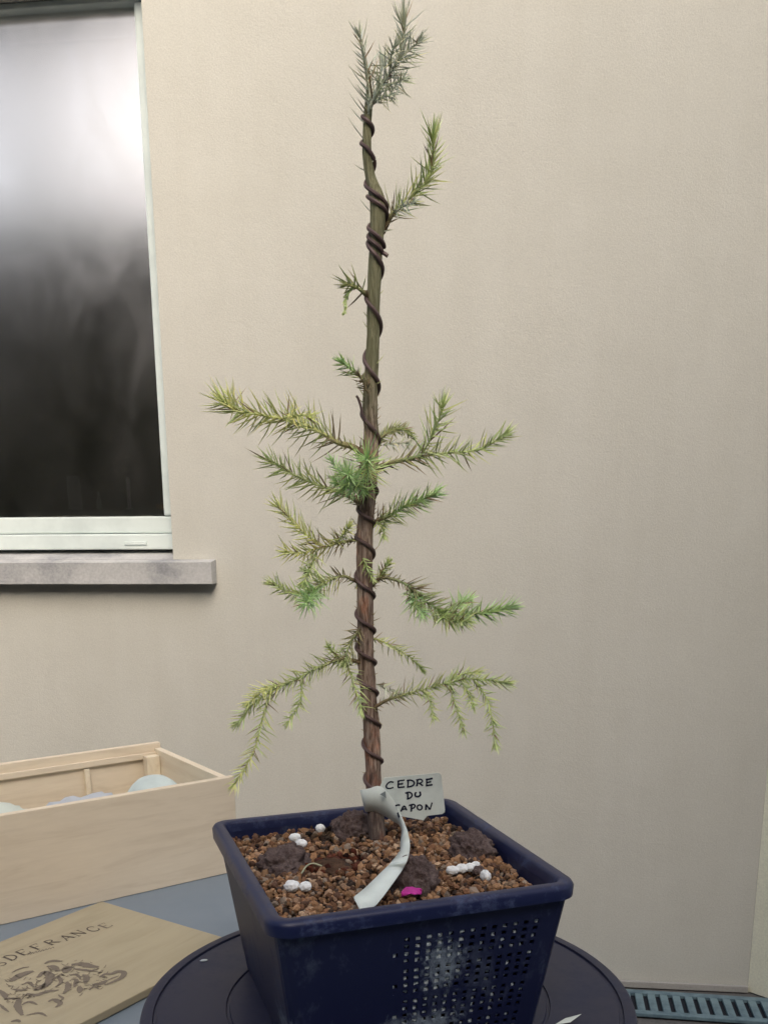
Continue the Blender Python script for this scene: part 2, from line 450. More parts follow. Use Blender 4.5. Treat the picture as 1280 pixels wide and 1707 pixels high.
# unseen tree added to dim the mirrored sky at the top of the pane
yt = empty('dimming_tree', wallpt(-5.0, -7.4, 0)); tag(yt, 'unseen dark tree added to dim the top of the window', 'tree')
Vt, Ft = tube_data(resample([(0, 0, 0), (.05, .02, 2.0), (-.05, 0, 4.2), (.1, .05, 6.6)], .3), list(np.linspace(.20, .07, len(resample([(0, 0, 0), (.05, .02, 2.0), (-.05, 0, 4.2), (.1, .05, 6.6)], .3)))), 10)
mesh_obj('trunk', Vt, Ft, BARK, yt, True)
tv, tf, tcol = [], [], []
for k in range(5200):
    q = rng.normal(size=3); q /= np.linalg.norm(q); q *= rng.uniform(.25, 1) ** .5
    c = np.array([q[0] * 3.4, q[1] * 1.7, 7.55 + q[2] * 1.75 + .35 * noise.noise(Vector((q[0] * 3, q[1] * 3, 1)))])
    e = rng.uniform(.6, 1.4); leafquad(c, rng.uniform(.08, .2), (.030 * e, .036 * e, .022 * e))
mesh_obj('crown', tv, tf, FOLIAGE, yt, col=tcol)

# things behind the pane; the posts, foliage and ledge stand in for reflections
def inroom(s, z, d=.30): return wallpt(s, d, z)
sh = empty('mirrored_ground_band', inroom(-1.95, 0)); sh.rotation_euler = (0, 0, WYAW)
box('band_top', -.7, .52, -.10, .12, 1.205, 1.262, BAND_MAT, sh, .004)
box('band_support', -.68, .50, .0, .09, .32, 1.2045, BAND_MAT, sh)
tag(sh, 'dark blue grey band behind the pane standing in for mirrored ground', 'ground_band')
LZ = 1.262
def winpt(px, d): # point on the plane d behind the wall plane, seen at photo column px near the bottom of the pane
    n = np.array([math.sin(WYAW), -math.cos(WYAW), 0]); P = np.array(wallpt(0, d, 0)); return atp(px, 840, P, n)
q = winpt(126, .30)
o = lathe('grey_post_shape', [(0, 0), (.018, 0), (.019, .004), (.019, .080), (.017, .084), (.017, .094), (0, .096)], POST_GREY, None, 24, (q[0], q[1], LZ))
tag(o, 'grey upright shape behind the pane standing in for a mirrored post', 'grey_post_shape')
q = winpt(216, .30)
o = lathe('white_post_shape', [(0, 0), (.012, 0), (.012, .004), (.0055, .006), (.0052, .085), (.003, .089), (0, .09)], PALE, None, 16, (q[0], q[1], LZ))
tag(o, 'thin white shape near the right jamb standing in for a mirrored post', 'white_post_shape')
q = winpt(166, .31)
o = lathe('thin_post_shape', [(0, 0), (.008, 0), (.008, .03), (.004, .036), (.004, .05), (0, .051)], POST_GREY, None, 16, (q[0], q[1], LZ))
tag(o, 'small dim grey shape behind the pane standing in for a mirrored post', 'post_shape')
q = winpt(268, .28)
cb = empty('small_carton', (q[0], q[1], LZ), WYAW + .2)
box('carton_body', -.011, .011, -.008, .008, 0, .010, RUST, cb, .001); box('carton_lid', -.0115, .0115, -.0085, .0085, .0105, .014, RUST, cb, .001)
tag(cb, 'tiny orange box in the lower right corner behind the pane', 'box')
for (px, hh, ww, lab) in ((190, .16, .10, 'dark leafy silhouette right behind the pane standing in for a mirrored tree'), (50, .12, .10, 'low dark leafy silhouette left behind the pane standing in for mirrored trees')):
    q = winpt(px, .36)
    pl = empty('tree_silhouette', (q[0], q[1], LZ)); tag(pl, lab, 'plant', 'silhouettes standing in for mirrored trees')
    lathe('silhouette_base', [(0, 0), (.03, 0), (.04, .05), (.036, .05), (.034, .045), (0, .045)], TRAY, pl, 20)
    V, Fc = [], []
    for k in range(260):
        c = np.array([rng.normal() * ww * .38, rng.normal() * .02, .04 + rng.uniform(0, 1) ** .7 * hh * (.7 + .3 * math.sin(k))])
        a = rng.normal(size=3) * .012; b = np.cross(a, rng.normal(size=3)); b = b / (np.linalg.norm(b) + 1e-9) * .006
        i = len(V); V += [c - a, c + b, c + a, c - b]; Fc.append((i, i + 1, i + 2, i + 3))
    mesh_obj('leaves', V, Fc, DARKLEAF, pl)

# ------------------------------------------------------------------ table
TZ = .745
TYAW = math.radians(35.5)
FRb = atz(398, 1452, TZ)               # front right bottom corner of the wooden box
uu = np.array([math.cos(TYAW), math.sin(TYAW)]); vv = np.array([-uu[1], uu[0]])
def tpt(a, b): return FRb[:2] + uu * a + vv * b
tab = empty('garden_table', (FRb[0], FRb[1], 0), TYAW)
tag(tab, 'blue grey plastic garden table under the box, board and turntable', 'table')
box('table_top', -1.55, .045, -.95, .30, TZ - .035, TZ, TABLE, tab, .008)
box('apron', -1.50, .0, -.90, .25, TZ - .095, TZ - .036, TABLE, tab, .004)
for (x, y) in ((-1.46, -.86), (-.05, -.86), (-1.46, .2), (-.05, .2)):
    lg = box('leg', x - .03, x + .03, y - .03, y + .03, .004, TZ - .097, TABLE, tab, .008)

# ------------------------------------------------------------------ wooden box
BL, BD, BH, BT = .62, .262, .137, .011
wb = empty('wooden_box', (FRb[0], FRb[1], TZ), TYAW)
tag(wb, 'open pale pine box holding plastic bags, behind the printed board', 'box')
box('front_panel', -BL, 0, 0, BT, .0005, BH, PINE, wb, .0012)
box('back_panel', -BL, 0, BD - BT, BD, .0005, BH + .004, PINE, wb, .0012)
box('end_panel', -BT, 0, BT + .0005, BD - BT - .0005, .0005, BH - .004, PINE_END, wb, .0012)
box('end_panel', -BL, -BL + BT, BT + .0005, BD - BT - .0005, .0005, BH - .004, PINE_END, wb, .0012)
box('base_board', -BL + BT + .0005, -BT - .0005, BT + .0005, BD - BT - .0005, .001, .009, PINE, wb)
box('lid_rail', -BL + .02, -.0, BD - BT - .006, BD - BT - .0004, BH - .018, BH - .009, PINE, wb, .001)
box('corner_post', -BT - .022, -BT - .0005, BD - BT - .022, BD - BT - .0065, .010, BH - .012, PINE_END, wb, .001)
box('batten', -.125, -.117, BD - BT - .006, BD - BT - .0005, .010, BH - .020, PINE_END, wb, .001)

def lump(name, c, r, mat_, amp=.15, freq=30, sub=3, rot=0, seed=0, flat=True, parent=None, wrinkle=0, rough=0):
    bm = bmesh.new(); bmesh.ops.create_icosphere(bm, subdivisions=sub, radius=1)
    so = Vector((seed * 7.3, seed * 3.1, seed * 1.7))
    for v in bm.verts:
        d = v.co.normalized()
        n = noise.fractal(d * freq * .06 + so, 1.0, 2.0, 4)
        k = 1 + amp * n
        if rough: k += rough * noise.fractal(d * 6 + so, .8, 2.1, 5)
        if wrinkle: k += wrinkle * abs(noise.noise(d * 5 + so))
        v.co = Vector((d.x * r[0] * k, d.y * r[1] * k, d.z * r[2] * k))
    bmesh.ops.rotate(bm, verts=bm.verts, cent=(0, 0, 0), matrix=Matrix.Rotation(rot, 3, 'Z'))
    o = obj_from_bm(name, bm, mat_, parent, True); o.location = c
    return o
def inbox(a, b, z): p = tpt(a, b); return (p[0], p[1], TZ + z)
o = lump('plastic_ball', inbox(-.080, .088, .078), (.046, .046, .056), BALL, .03, 20, 4, 0, 3)
tag(o, 'pale blue rounded plastic bundle near the right end of the box', 'bundle')
o = lump('grey_bag', inbox(-.185, .085, .0615), (.085, .05, .058), BAG, .18, 40, 4, TYAW, 5, wrinkle=.12)
tag(o, 'crumpled grey plastic bag beside the pale blue bundle in the box', 'bag')
o = lump('plastic_sheet', inbox(-.35, .075, .069), (.14, .06, .066), SHEET, .22, 40, 4, TYAW, 8, wrinkle=.15)
tag(o, 'crumpled whitish plastic sheet filling the left of the box', 'plastic sheet')

# ------------------------------------------------------------------ printed lid
LZT = TZ + .010
LC = atz(170, 1502, LZT)
lp = atz(0, 1570, LZT)
lb = (LC - lp)[:2]; lb = lb / np.linalg.norm(lb)         # reading direction of the print
la = np.array([-lb[1], lb[0]])                            # towards the top of the print
lrot = math.atan2(lb[1], lb[0])
lid = empty('printed_board', (LC[0], LC[1], TZ), lrot)
tag(lid, 'flat wooden board with printed crest and lettering lying on the table', 'board')
LWID = float(-np.dot((atz(270, 1636, LZT) - LC)[:2], la))
box('board', -.60, 0, -LWID, 0, .0012, .010, LIDW, lid, .0012)

def to_lid(px, py):
    p = atz(px, py, LZT)[:2] - LC[:2]
    return np.array([np.dot(p, lb), np.dot(p, la)])

def ribbon(pts, w, closed=False, taper=False):
    P = np.asarray(pts, float); n = len(P)
    T = np.gradient(P, axis=0); T /= np.linalg.norm(T, axis=1)[:, None] + 1e-12
    N = np.stack([-T[:, 1], T[:, 0]], 1); V, Fc = [], []
    for i in range(n):
        k = w * (.5 if not taper else .5 * (.35 + .65 * math.sin(math.pi * min(.95, max(.05, i / (n - 1))))))
        V.append(P[i] + N[i] * k); V.append(P[i] - N[i] * k)
    for i in range(n - 1): Fc.append((2 * i, 2 * i + 1, 2 * i + 3, 2 * i + 2))
    return V, Fc
def join2d(parts, z):
    V, Fc = [], []
    for v, f in parts:
        k = len(V); V += [(p[0], p[1], z) for p in v]; Fc += [tuple(i + k for i in q) for q in f]
    return V, Fc
def arc(cx, cy, rx, ry, a0, a1, n=12):
    return [(cx + rx * math.cos(math.radians(a0 + (a1 - a0) * i / n)), cy + ry * math.sin(math.radians(a0 + (a1 - a0) * i / n))) for i in range(n + 1)]
# serif capitals in a unit box: (polyline, weight)
TH, HV, SF = .09, .19, .06
def sf(x, y): return ([(x - .14, y), (x + .14, y)], SF)
SERIF = {
    'D': [([(.15, 0), (.15, 1)], HV), (arc(.2, .5, .62, .5, -90, 90), .15), sf(.15, .03), sf(.15, .97)],
    'E': [([(.15, 0), (.15, 1)], HV), ([(.1, .97), (.75, .97)], TH), ([(.15, .5), (.58, .5)], TH), ([(.1, .03), (.78, .03)], TH), ([(.75, .97), (.75, .8)], TH), ([(.78, .03), (.78, .22)], TH)],
    'F': [([(.15, 0), (.15, 1)], HV), ([(.1, .97), (.75, .97)], TH), ([(.15, .5), (.58, .5)], TH), ([(.75, .97), (.75, .8)], TH), sf(.15, .03)],
    'R': [([(.15, 0), (.15, 1)], HV), (arc(.25, .74, .45, .24, -90, 90), .13), ([(.15, .98), (.3, .98)], TH), ([(.15, .5), (.3, .5)], TH), ([(.4, .5), (.85, 0)], HV), sf(.15, .03), sf(.88, .03)],
    'A': [([(.08, 0), (.45, 1)], TH), ([(.45, 1), (.85, 0)], HV), ([(.2, .35), (.7, .35)], TH), sf(.08, .03), sf(.86, .03)],
    'N': [([(.12, 0), (.12, 1)], TH), ([(.12, 1), (.82, 0)], HV), ([(.82, 0), (.82, 1)], TH), sf(.12, .03), sf(.12, .97), sf(.82, .97)],
    'C': [(arc(.5, .5, .42, .5, 50, 310, 18), .14), ([(.78, .9), (.8, .7)], TH), ([(.78, .1), (.8, .3)], TH)],
    'S': [(arc(.45, .74, .3, .24, 30, 270, 10) + arc(.45, .26, .3, .24, 90, -150, 10), .13)],
}
cs = [('S', 1, 1606), ('D', 19.7, 1596), ('E', 40, 1587.5), ('F', 63, 1578), ('R', 86.7, 1570.5), ('A', 111.6, 1563), ('N', 131.5, 1556), ('C', 155.6, 1549), ('E', 176.7, 1543)]
for ch, px, py in cs:
    c = to_lid(px, py); parts = []
    sx, sy = .0135, .0165
    for pl_, w in SERIF[ch]:
        pl_ = [(c[0] + (x - .48) * sx, c[1] + (y - .5) * sy) for x, y in pl_]
        parts.append(ribbon(pl_, w * sx * .95))
    V, Fc = join2d(parts, .01035 + .00001 * (px % 7)); o = mesh_obj('letter', V, Fc, PRINT2 if px > 165 else PRINT, lid)
# crest: flat print of crested leaves, wings and scrolls (photo-zoom points, brush width)
Z5 = lambda x, y: to_lid(x / 5.333, 1490 + y / 5.333)
crest = [([(640, 632), (720, 625), (800, 645), (875, 655)], 34), ([(650, 668), (760, 680), (862, 692)], 15), ([(890, 742), (935, 716), (1000, 712), (1050, 692), (1104, 704), (1085, 745), (1010, 785), (935, 812)], 22),
         ([(835, 806), (900, 800), (955, 772)], 26), ([(560, 660), (600, 660), (584, 705)], 38), ([(735, 722), (772, 738), (766, 800)], 24), ([(598, 785), (608, 840), (570, 888)], 22),
         ([(708, 825), (716, 882)], 22), ([(640, 760), (682, 770), (662, 830)], 18), ([(345, 745), (398, 700), (450, 738), (425, 800), (365, 850)], 32), ([(305, 862), (370, 832), (402, 800)], 22),
         ([(400, 622), (460, 600), (556, 602)], 20), ([(420, 645), (480, 652), (525, 690)], 26), ([(95, 782), (180, 730), (240, 705), (302, 690)], 36), ([(110, 702), (180, 668), (262, 650)], 10),
         ([(0, 858), (40, 900), (62, 942)], 20), ([(40, 944), (100, 932), (182, 932)], 12), ([(118, 940), (172, 940), (160, 1000), (202, 1082)], 24), ([(198, 990), (262, 962), (335, 986)], 13),
         ([(245, 888), (330, 902), (420, 872), (525, 858)], 20), ([(430, 962), (482, 942), (540, 978), (500, 1012)], 20), ([(240, 1082), (350, 1062), (420, 1092)], 12), ([(98, 1142), (150, 1128), (184, 1142)], 16),
         ([(0, 982), (40, 1022), (84, 1052)], 11), ([(470, 770), (520, 740), (545, 790), (500, 830)], 15), ([(200, 810), (260, 790), (300, 830)], 14), ([(120, 850), (190, 860), (250, 840)], 14),
         ([(790, 860), (840, 830), (880, 850)], 10), ([(620, 720), (690, 725), (720, 760)], 12), ([(520, 900), (560, 930), (540, 960)], 10), ([(960, 770), (1010, 750), (1060, 730)], 10)]
parts, parts2 = [], []
for k, (pl_, w) in enumerate(crest):
    P = resample([Z5(*p) for p in pl_], .0012)
    P = P + rng.normal(size=P.shape) * .00022
    parts.append(ribbon(P, w / 5.333 * .00062 * 2.5, taper=True))
for k in range(200):      # fine hatching lines of the engraving
    t_ = rng.uniform(); cx = 60 + 900 * t_; cy = 860 - 170 * t_ + rng.normal() * 62 + 40 * math.sin(t_ * 9); a = rng.uniform(-.9, .5); L = rng.uniform(18, 50)
    P = [Z5(cx + math.cos(a) * L * (i / 3 - .5), cy + math.sin(a) * L * (i / 3 - .5) + 6 * math.sin(i)) for i in range(4)]
    parts2.append(ribbon(P, .0012, taper=True))
V, Fc = join2d([(v, f) for v, f in parts], 0)
V = [(v[0], v[1], .01042) for v in V]
mesh_obj('crest', V, Fc, PRINT2, lid)
V, Fc = join2d(parts2, .01062); mesh_obj('crest_hatching', V, Fc, PRINT2, lid)
V, Fc = join2d([ribbon(resample([Z5(250 + i * 30, 545 - i * 8), Z5(264 + i * 30, 530 - i * 8), Z5(274 + i * 30, 542 - i * 8)], .001), .0009) for i in range(8)], .01036)
mesh_obj('small_print', V, Fc, PRINT2, lid)

# ------------------------------------------------------------------ turntable
DX, DY, DR = .0022, .8612, .2331
tt = empty('turntable', (DX, DY, TZ)); tag(tt, 'round black turntable under the square pot', 'turntable')
TH_ = ZD - TZ
lathe('plate', [(0, TH_), (.150, TH_), (.1505, TH_ - .0016), (.1535, TH_ - .0016), (.154, TH_), (DR - .0165, TH_), (DR - .016, TH_ - .0018), (DR - .0125, TH_ - .0018), (DR - .012, TH_ + .0006),
                (DR - .004, TH_ + .0006), (DR - .001, TH_ - .0010), (DR, TH_ - .0045), (DR, TH_ - .011), (DR - .002, TH_ - .0135), (DR - .012, TH_ - .0145), (0, TH_ - .0145)], DISC, tt, 160)
lathe('base', [(0, .0005), (.150, .0005), (.152, .003), (.148, TH_ - .016), (0, TH_ - .0155)], DISC, tt, 96)

# ------------------------------------------------------------------ pot
PX, PY, PYAW, PW, PD, PH = -.0069, .8582, .3231, .264, .286, .150
pot = empty('square_pot', (PX, PY, ZD), PYAW)
tag(pot, 'dark navy square plastic basket pot with lime stains on turntable', 'pot')
def rrect(hw, hd, r, n=6):
    pts = []
    for cx, cy, a0 in ((hw - r, -hd + r, -90), (hw - r, hd - r, 0), (-hw + r, hd - r, 90), (-hw + r, -hd + r, 180)):
        for i in range(n + 1):
            a = math.radians(a0 + 90 * i / n); pts.append((cx + r * math.cos(a), cy + r * math.sin(a)))
    return pts
def loft(name, rings, mat_, parent, closed=False, smooth=True, jit=0.0):
    V, Fc = [], []; n = len(rings[0][0])
    for pts, z in rings:
        for (x, y) in pts: V.append((x, y, z + (noise.noise(Vector((x * 40, y * 40, z * 40))) * jit)))
    m = len(rings)
    for i in range(m if closed else m - 1):
        j = (i + 1) % m
        for k in range(n):
            k2 = (k + 1) % n
            Fc.append((i * n + k, i * n + k2, j * n + k2, j * n + k))
    return mesh_obj(name, V, Fc, mat_, parent, smooth)
hw, hd = PW / 2, PD / 2
# rim: rolled lip
R0 = [(0.000, -.013), (.0005, -.004), (-.0015, -.0008), (-.004, .0002), (-.0095, .0002), (-.0118, -.0008), (-.013, -.003), (-.0145, -.012), (-.0125, -.0125), (-.0025, -.0135)]
loft('rim', [(rrect(hw + a, hd + a, max(.006, .020 + a)), PH + z) for a, z in R0], RIM, pot, True, True, .0006)
loft('inner_wall', [(rrect(hw - .0147, hd - .0147, .0085), PH - .010), (rrect(hw - .020, hd - .020, .008), PH - .05)], POT, pot)
# body shell with perforations: columns round the pot, rows down the pot
BOT = .835
cells_w = []
def wall_ring(z):
    k = BOT + (1 - BOT) * (z / PH); return (hw - .0045) * k, (hd - .0045) * k
rows = [PH - .0128, PH - .030]
z = PH - .030
hole_rows = set()
for gr_ in range(4):
    for q_ in range(4):
        rows.append(z - .0042); hole_rows.add(len(rows) - 2); z -= .0042
        rows.append(z - .0024); z -= .0024
    rows.append(z - .0032); z -= .0032
rows += [.006, .0005]
rows = sorted(set(r for r in rows if r >= .0005), reverse=True)
hr = [i for i in range(len(rows) - 1) if abs((rows[i] - rows[i + 1]) - .0042) < 1e-4]
NC = 21                                           # hole columns per side
fr_ = [0.0, .055]
for i in range(NC):
    a = .055 + .89 * i / NC; b = .055 + .89 * (i + 1) / NC
    fr_ += [a + (b - a) * .27, a + (b - a) * .73, b] if False else [a + (b - a) * .27, a + (b - a) * .73]
fr_ += [.945, 1.0]
hole_cols = set(range(2, 2 + 2 * NC, 2))
bm = bmesh.new(); ringv = []
NF = len(fr_)
for zz in rows:
    a, b = wall_ring(zz); cr = .010
    P = []
    for (p, q_) in (((-a + cr, -b), (a - cr, -b)), ((a, -b + cr), (a, b - cr)), ((a - cr, b), (-a + cr, b)), ((-a, b - cr), (-a, -b + cr))):
        for f in fr_: P.append((p[0] + (q_[0] - p[0]) * f, p[1] + (q_[1] - p[1]) * f))
    # corner mid points
    out = []
    for s_ in range(4):
        out += P[s_ * NF:(s_ + 1) * NF]
        e0 = P[s_ * NF + NF - 1]; e1 = P[((s_ + 1) % 4) * NF]
        cc = ((a - cr) * (1 if s_ in (0, 1) else -1), (b - cr) * (1 if s_ in (1, 2) else -1))
        for ang in (30, 60):
            th = math.radians(-90 + 90 * s_ + ang); out.append((cc[0] + cr * math.cos(th), cc[1] + cr * math.sin(th)))
    ringv.append([bm.verts.new((x, y, zz)) for x, y in out])
NR = len(ringv[0]); per = NF + 2
for i in range(len(rows) - 1):
    for k in range(NR):
        loc_ = k % per
        side_ = k // per; uh = (loc_ - 2) / 2 / NC
        if i in hr and loc_ in hole_cols and loc_ < NF - 1 and side_ != 3 and not (side_ == 0 and (uh < .33 or (uh < .38 and (loc_ + i) % 3))): continue
        k2 = (k + 1) % NR
        bm.faces.new((ringv[i][k], ringv[i + 1][k], ringv[i + 1][k2], ringv[i][k2]))
bmesh.ops.recalc_face_normals(bm, faces=bm.faces)
body = obj_from_bm('body', bm, POT, pot)
sm = body.modifiers.new('thickness', 'SOLIDIFY'); sm.thickness = .0022; sm.offset = -1
loft('bottom', [(rrect((hw - .0045) * BOT - .003, (hd - .0045) * BOT - .003, .008), .002), (rrect(.001, .001, .0004), .002)], POT, pot)
# moulded ribs between the perforated zones, front and right sides
# soil block filling the pot
a1, b1 = wall_ring(PH - .026); a0, b0_ = wall_ring(.004)
so_ = loft('soil_block', [(rrect(.001, .001, .0004), PH - .034), (rrect(a1 - .006, b1 - .006, .008), PH - .034), (rrect(a0 - .005, b0_ - .005, .008), .004), (rrect(.001, .001, .0004), .004)], SOIL, pot, False, True)
tag(so_, kind='stuff')
# pale root crumbs pressed against the perforations on the front
V, Fc = [], []
bmt = bmesh.new(); bmesh.ops.create_icosphere(bmt, subdivisions=1, radius=1)
ico_v = np.array([v.co[:] for v in bmt.verts]); ico_f = [tuple(v.index for v in f.verts) for f in bmt.faces]; bmt.free()
def add_blob(V, Fc, c, r, sq=(1, 1, 1), jit=.2, cols=None, col=None, rotm=None):
    q = ico_v * (1 + rng.normal(size=(len(ico_v), 1)) * jit) * np.array(sq) * r
    if rotm is not None: q = q @ rotm.T
    k = len(V); V.extend((q + np.asarray(c)).tolist()); Fc.extend([tuple(i + k for i in f) for f in ico_f])
    if cols is not None: cols.extend([col] * len(q))
def rand_rot():
    q = rng.normal(size=4); q /= np.linalg.norm(q); w, x, y, z = q
    return np.array([[1 - 2 * (y * y + z * z), 2 * (x * y - z * w), 2 * (x * z + y * w)], [2 * (x * y + z * w), 1 - 2 * (x * x + z * z), 2 * (y * z - x * w)], [2 * (x * z - y * w), 2 * (y * z + x * w), 1 - 2 * (x * x + y * y)]])
for i in hr:
    for c in range(NC):
        zc = (rows[i] + rows[i + 1]) / 2; u_ = (c + .5) / NC
        fx = .055 + .89 * u_
        a, b = wall_ring(zc); x = -a + .010 + (2 * a - .020) * fx
        t_ = hr.index(i)
        ctr = .535 - .004 * t_
        dens = .97 * math.exp(-((u_ - ctr) / .15) ** 4) * (1 if t_ < 4 else (.75 if t_ < 8 else .45))
        if t_ >= 9: dens = max(dens, .45 * math.exp(-((u_ - .5) / .3) ** 2))
        if noise.noise(Vector((u_ * 9, zc * 90, 2))) > .25: dens *= .45
        if u_ > .72: dens = max(dens, .10)
        if u_ < .345: continue
        for kk in range(6):
            if rng.uniform() < dens:
                add_blob(V, Fc, (x + rng.uniform(-.0014, .0014), -b + .0016 + rng.uniform(0, .0012), zc + rng.uniform(-.0014, .0014)), rng.uniform(.0012, .0024), (1, .6, 1), .2)
cr_ = mesh_obj('root_crumbs', V, Fc, CRUMB, pot); tag(cr_, kind='stuff')

# gravel
GZ = PH - .020
def gz_at(x, y): return GZ + .003 * noise.noise(Vector((x * 18, y * 18, 3))) + .007 * math.exp(-((x - .02) ** 2 + (y - .05) ** 2) / .004) + .003
def to_pot(w):
    d = np.asarray(w)[:2] - np.array([PX, PY]); c, s = math.cos(PYAW), math.sin(PYAW)
    return np.array([c * d[0] + s * d[1], -s * d[0] + c * d[1]])
PAL = [((.28, .150, .072), 5), ((.36, .205, .105), 4), ((.20, .100, .052), 5), ((.31, .19, .115), 3), ((.12, .065, .042), 4), ((.40, .27, .17), 2), ((.06, .042, .034), 3), ((.26, .20, .15), 2)]
pal = [c for c, n_ in PAL for _ in range(n_)]
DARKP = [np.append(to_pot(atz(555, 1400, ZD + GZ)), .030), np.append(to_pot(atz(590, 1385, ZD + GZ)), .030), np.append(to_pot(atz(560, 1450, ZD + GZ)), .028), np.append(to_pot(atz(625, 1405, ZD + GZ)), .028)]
V, Fc, Cc = [], [], []
hx, hy = hw - .019, hd - .019
npb = 0
pts = []
gs = .0050
for ix in range(int(2 * hx / gs)):
    for iy in range(int(2 * hy / gs)):
        x = -hx + (ix + .5 + rng.uniform(-.45, .45)) * gs; y = -hy + (iy + .5 + rng.uniform(-.45, .45)) * gs
        pts.append((x, y, 0))
        if rng.uniform() < .38: pts.append((x + rng.uniform(-.003, .003), y + rng.uniform(-.003, .003), .0026))
for x, y, dz in pts:
    if abs(x) > hx or abs(y) > hy: continue
    c = np.array(pal[rng.integers(len(pal))]) * rng.uniform(.6, 1.25); c = c * .90 + c.mean() * .10
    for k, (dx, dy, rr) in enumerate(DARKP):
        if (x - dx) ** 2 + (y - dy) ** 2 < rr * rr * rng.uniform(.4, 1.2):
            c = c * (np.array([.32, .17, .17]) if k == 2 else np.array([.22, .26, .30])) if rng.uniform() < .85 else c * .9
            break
    r = .0018 + .0026 * rng.uniform() ** 1.5
    add_blob(V, Fc, (x, y, gz_at(x, y) + dz + rng.uniform(-.001, .001)), r, (1.15, .95, .8), .13, Cc, tuple(c), rand_rot())
gv = mesh_obj('gravel', V, Fc, PEBBLE, None, False, Cc); gv.location = (PX, PY, ZD); gv.rotation_euler = (0, 0, PYAW)
tag(gv, 'orange brown gravel covering the soil inside the square pot', 'gravel', kind='stuff')

def on_gravel(px, py, dz=0.0):
    p = atz(px, py, ZD + GZ + .003)
    q = to_pot(p); return np.array([p[0], p[1], ZD + gz_at(q[0], q[1]) + dz])
GR = 'dark lava lumps on the gravel'
for (px, py, r, lab, sd_) in ((474, 1446, (.024, .022, .019), 'dark brown rock near the left edge of the gravel', 1), (588, 1398, (.021, .02, .0225), 'dark mossy rock on the gravel behind the trunk', 2),
                             (692, 1484, (.0205, .020, .026), 'grey brown rock behind the curled white strip', 3), (787, 1424, (.0205, .021, .0215), 'dark brown rock near the right back side of the pot', 4)):
    p = on_gravel(px, py, .001)
    o = lump('rock', p, r, ROCK, .30, 34, 5, sd_ * 1.3, sd_ * 3 + 2, rough=.10); tag(o, lab, 'rock', GR)
p = on_gravel(556, 1448, -.002)
o = lump('soil_clod', p, (.021, .019, .008), SOIL, .25, 40, 4, .3, 9); tag(o, 'flat dark red brown soil clod left of the white strip', 'soil clod')
GP = 'white fertiliser pellets'
for (px, py, a, b, rz, lab) in ((492, 1396, .0057, .0046, .3, 'white pellet on the left rock, upper of a touching pair'), (502, 1406, .0060, .0046, -.5, 'white pellet on the left rock, lower of a touching pair'),
                           (534, 1381, .0050, .0050, 0, 'single round white pellet left of the back rock'), (487, 1477, .0066, .0058, 0, 'larger white pellet left in the cluster near the front left rim'),
                           (509, 1478, .0054, .0050, 0, 'smaller white pellet right in the cluster near the front left rim'), (754, 1451, .0058, .0046, 0, 'leftmost of the row of white pellets right of centre'),
                           (769, 1448, .0056, .0048, .2, 'second white pellet in the row right of centre'), (783, 1446, .0054, .0042, .5, 'third white pellet in the row right of centre'),
                           (792, 1443, .0050, .0036, .7, 'slim last white pellet in the row right of centre'), (809, 1460, .0044, .0058, .4, 'lone white pellet right of the pellet row')):
    p = atz(px, py, ZD + GZ + (.0195 if (py < 1410 and px < 510) else .0105))
    o = lump('fertiliser_pellet', p, (a, b, max(.0040, b * .9)), PELLET, .14, 45, 4, rz, px * .01, rough=.03); tag(o, lab, 'pellet', GP)
# dark pellet, straw, petal
p = on_gravel(797, 1460, .005); o = lump('bark_chip', p, (.0065, .005, .0045), ROCK, .3, 40, 3, .5, 21); tag(o, 'small dark chip between the white pellet row and lone pellet', 'chip')
A = [on_gravel(503, 1470, .008), on_gravel(512, 1463, .011), on_gravel(523, 1461, .012), on_gravel(537, 1461, .009)]
Vt, Ft = tube_data(resample(A, .002), [.0007] * len(resample(A, .002)), 6)
o = mesh_obj('dry_needle', Vt, Ft, STRAW, None, True); tag(o, 'thin pale dry needle arched above the front left white pellets', 'dry needle')
p = on_gravel(686, 1502, .006)
V, Fc = [], []
for i in range(13):
    for j in range(9):
        u_, v_ = i / 12 * 2 - 1, j / 8 * 2 - 1
        wv = .0065 * math.sqrt(max(.02, 1 - u_ * u_)) * (1 + .12 * math.sin(u_ * 9))
        V.append((u_ * .0125, v_ * wv * .85, .0045 * (1 - u_ * u_) * (1 - .5 * v_) + .0010 * math.sin(u_ * 4 + v_ * 3) + .003 * v_))
for i in range(12):
    for j in range(8): Fc.append((i * 9 + j, (i + 1) * 9 + j, (i + 1) * 9 + j + 1, i * 9 + j + 1))
o = mesh_obj('petal', V, Fc, PETAL, None, True); o.location = p; o.rotation_euler = (.35, 0, .25); o.scale = (.72, .72, .72)
s_ = o.modifiers.new('t', 'SOLIDIFY'); s_.thickness = .0004
tag(o, 'crumpled magenta petal on the gravel by the front rim', 'petal')
# pale fallen leaf on the turntable
p = atz(945, 1704, ZD + .001)
V = [(-.014, -.003, .001), (0, -.006, .003), (.016, 0.004, .004), (0, .004, .002), (-.004, -.001, .004)]
o = mesh_obj('fallen_leaf', V, [(0, 1, 4), (1, 2, 4), (2, 3, 4), (3, 0, 4)], LABEL, None, True); o.location = p; o.rotation_euler = (0, 0, .25)
tag(o, 'small pale fallen leaf on the turntable in front of pot', 'leaf')
p = atz(340, 1601, ZD + .0008)
o = lump('grit_speck', p, (.0045, .002, .0012), CRUMB, .3, 40, 2, .3, 31); tag(o, 'tiny pale speck on the left of the turntable', 'speck')

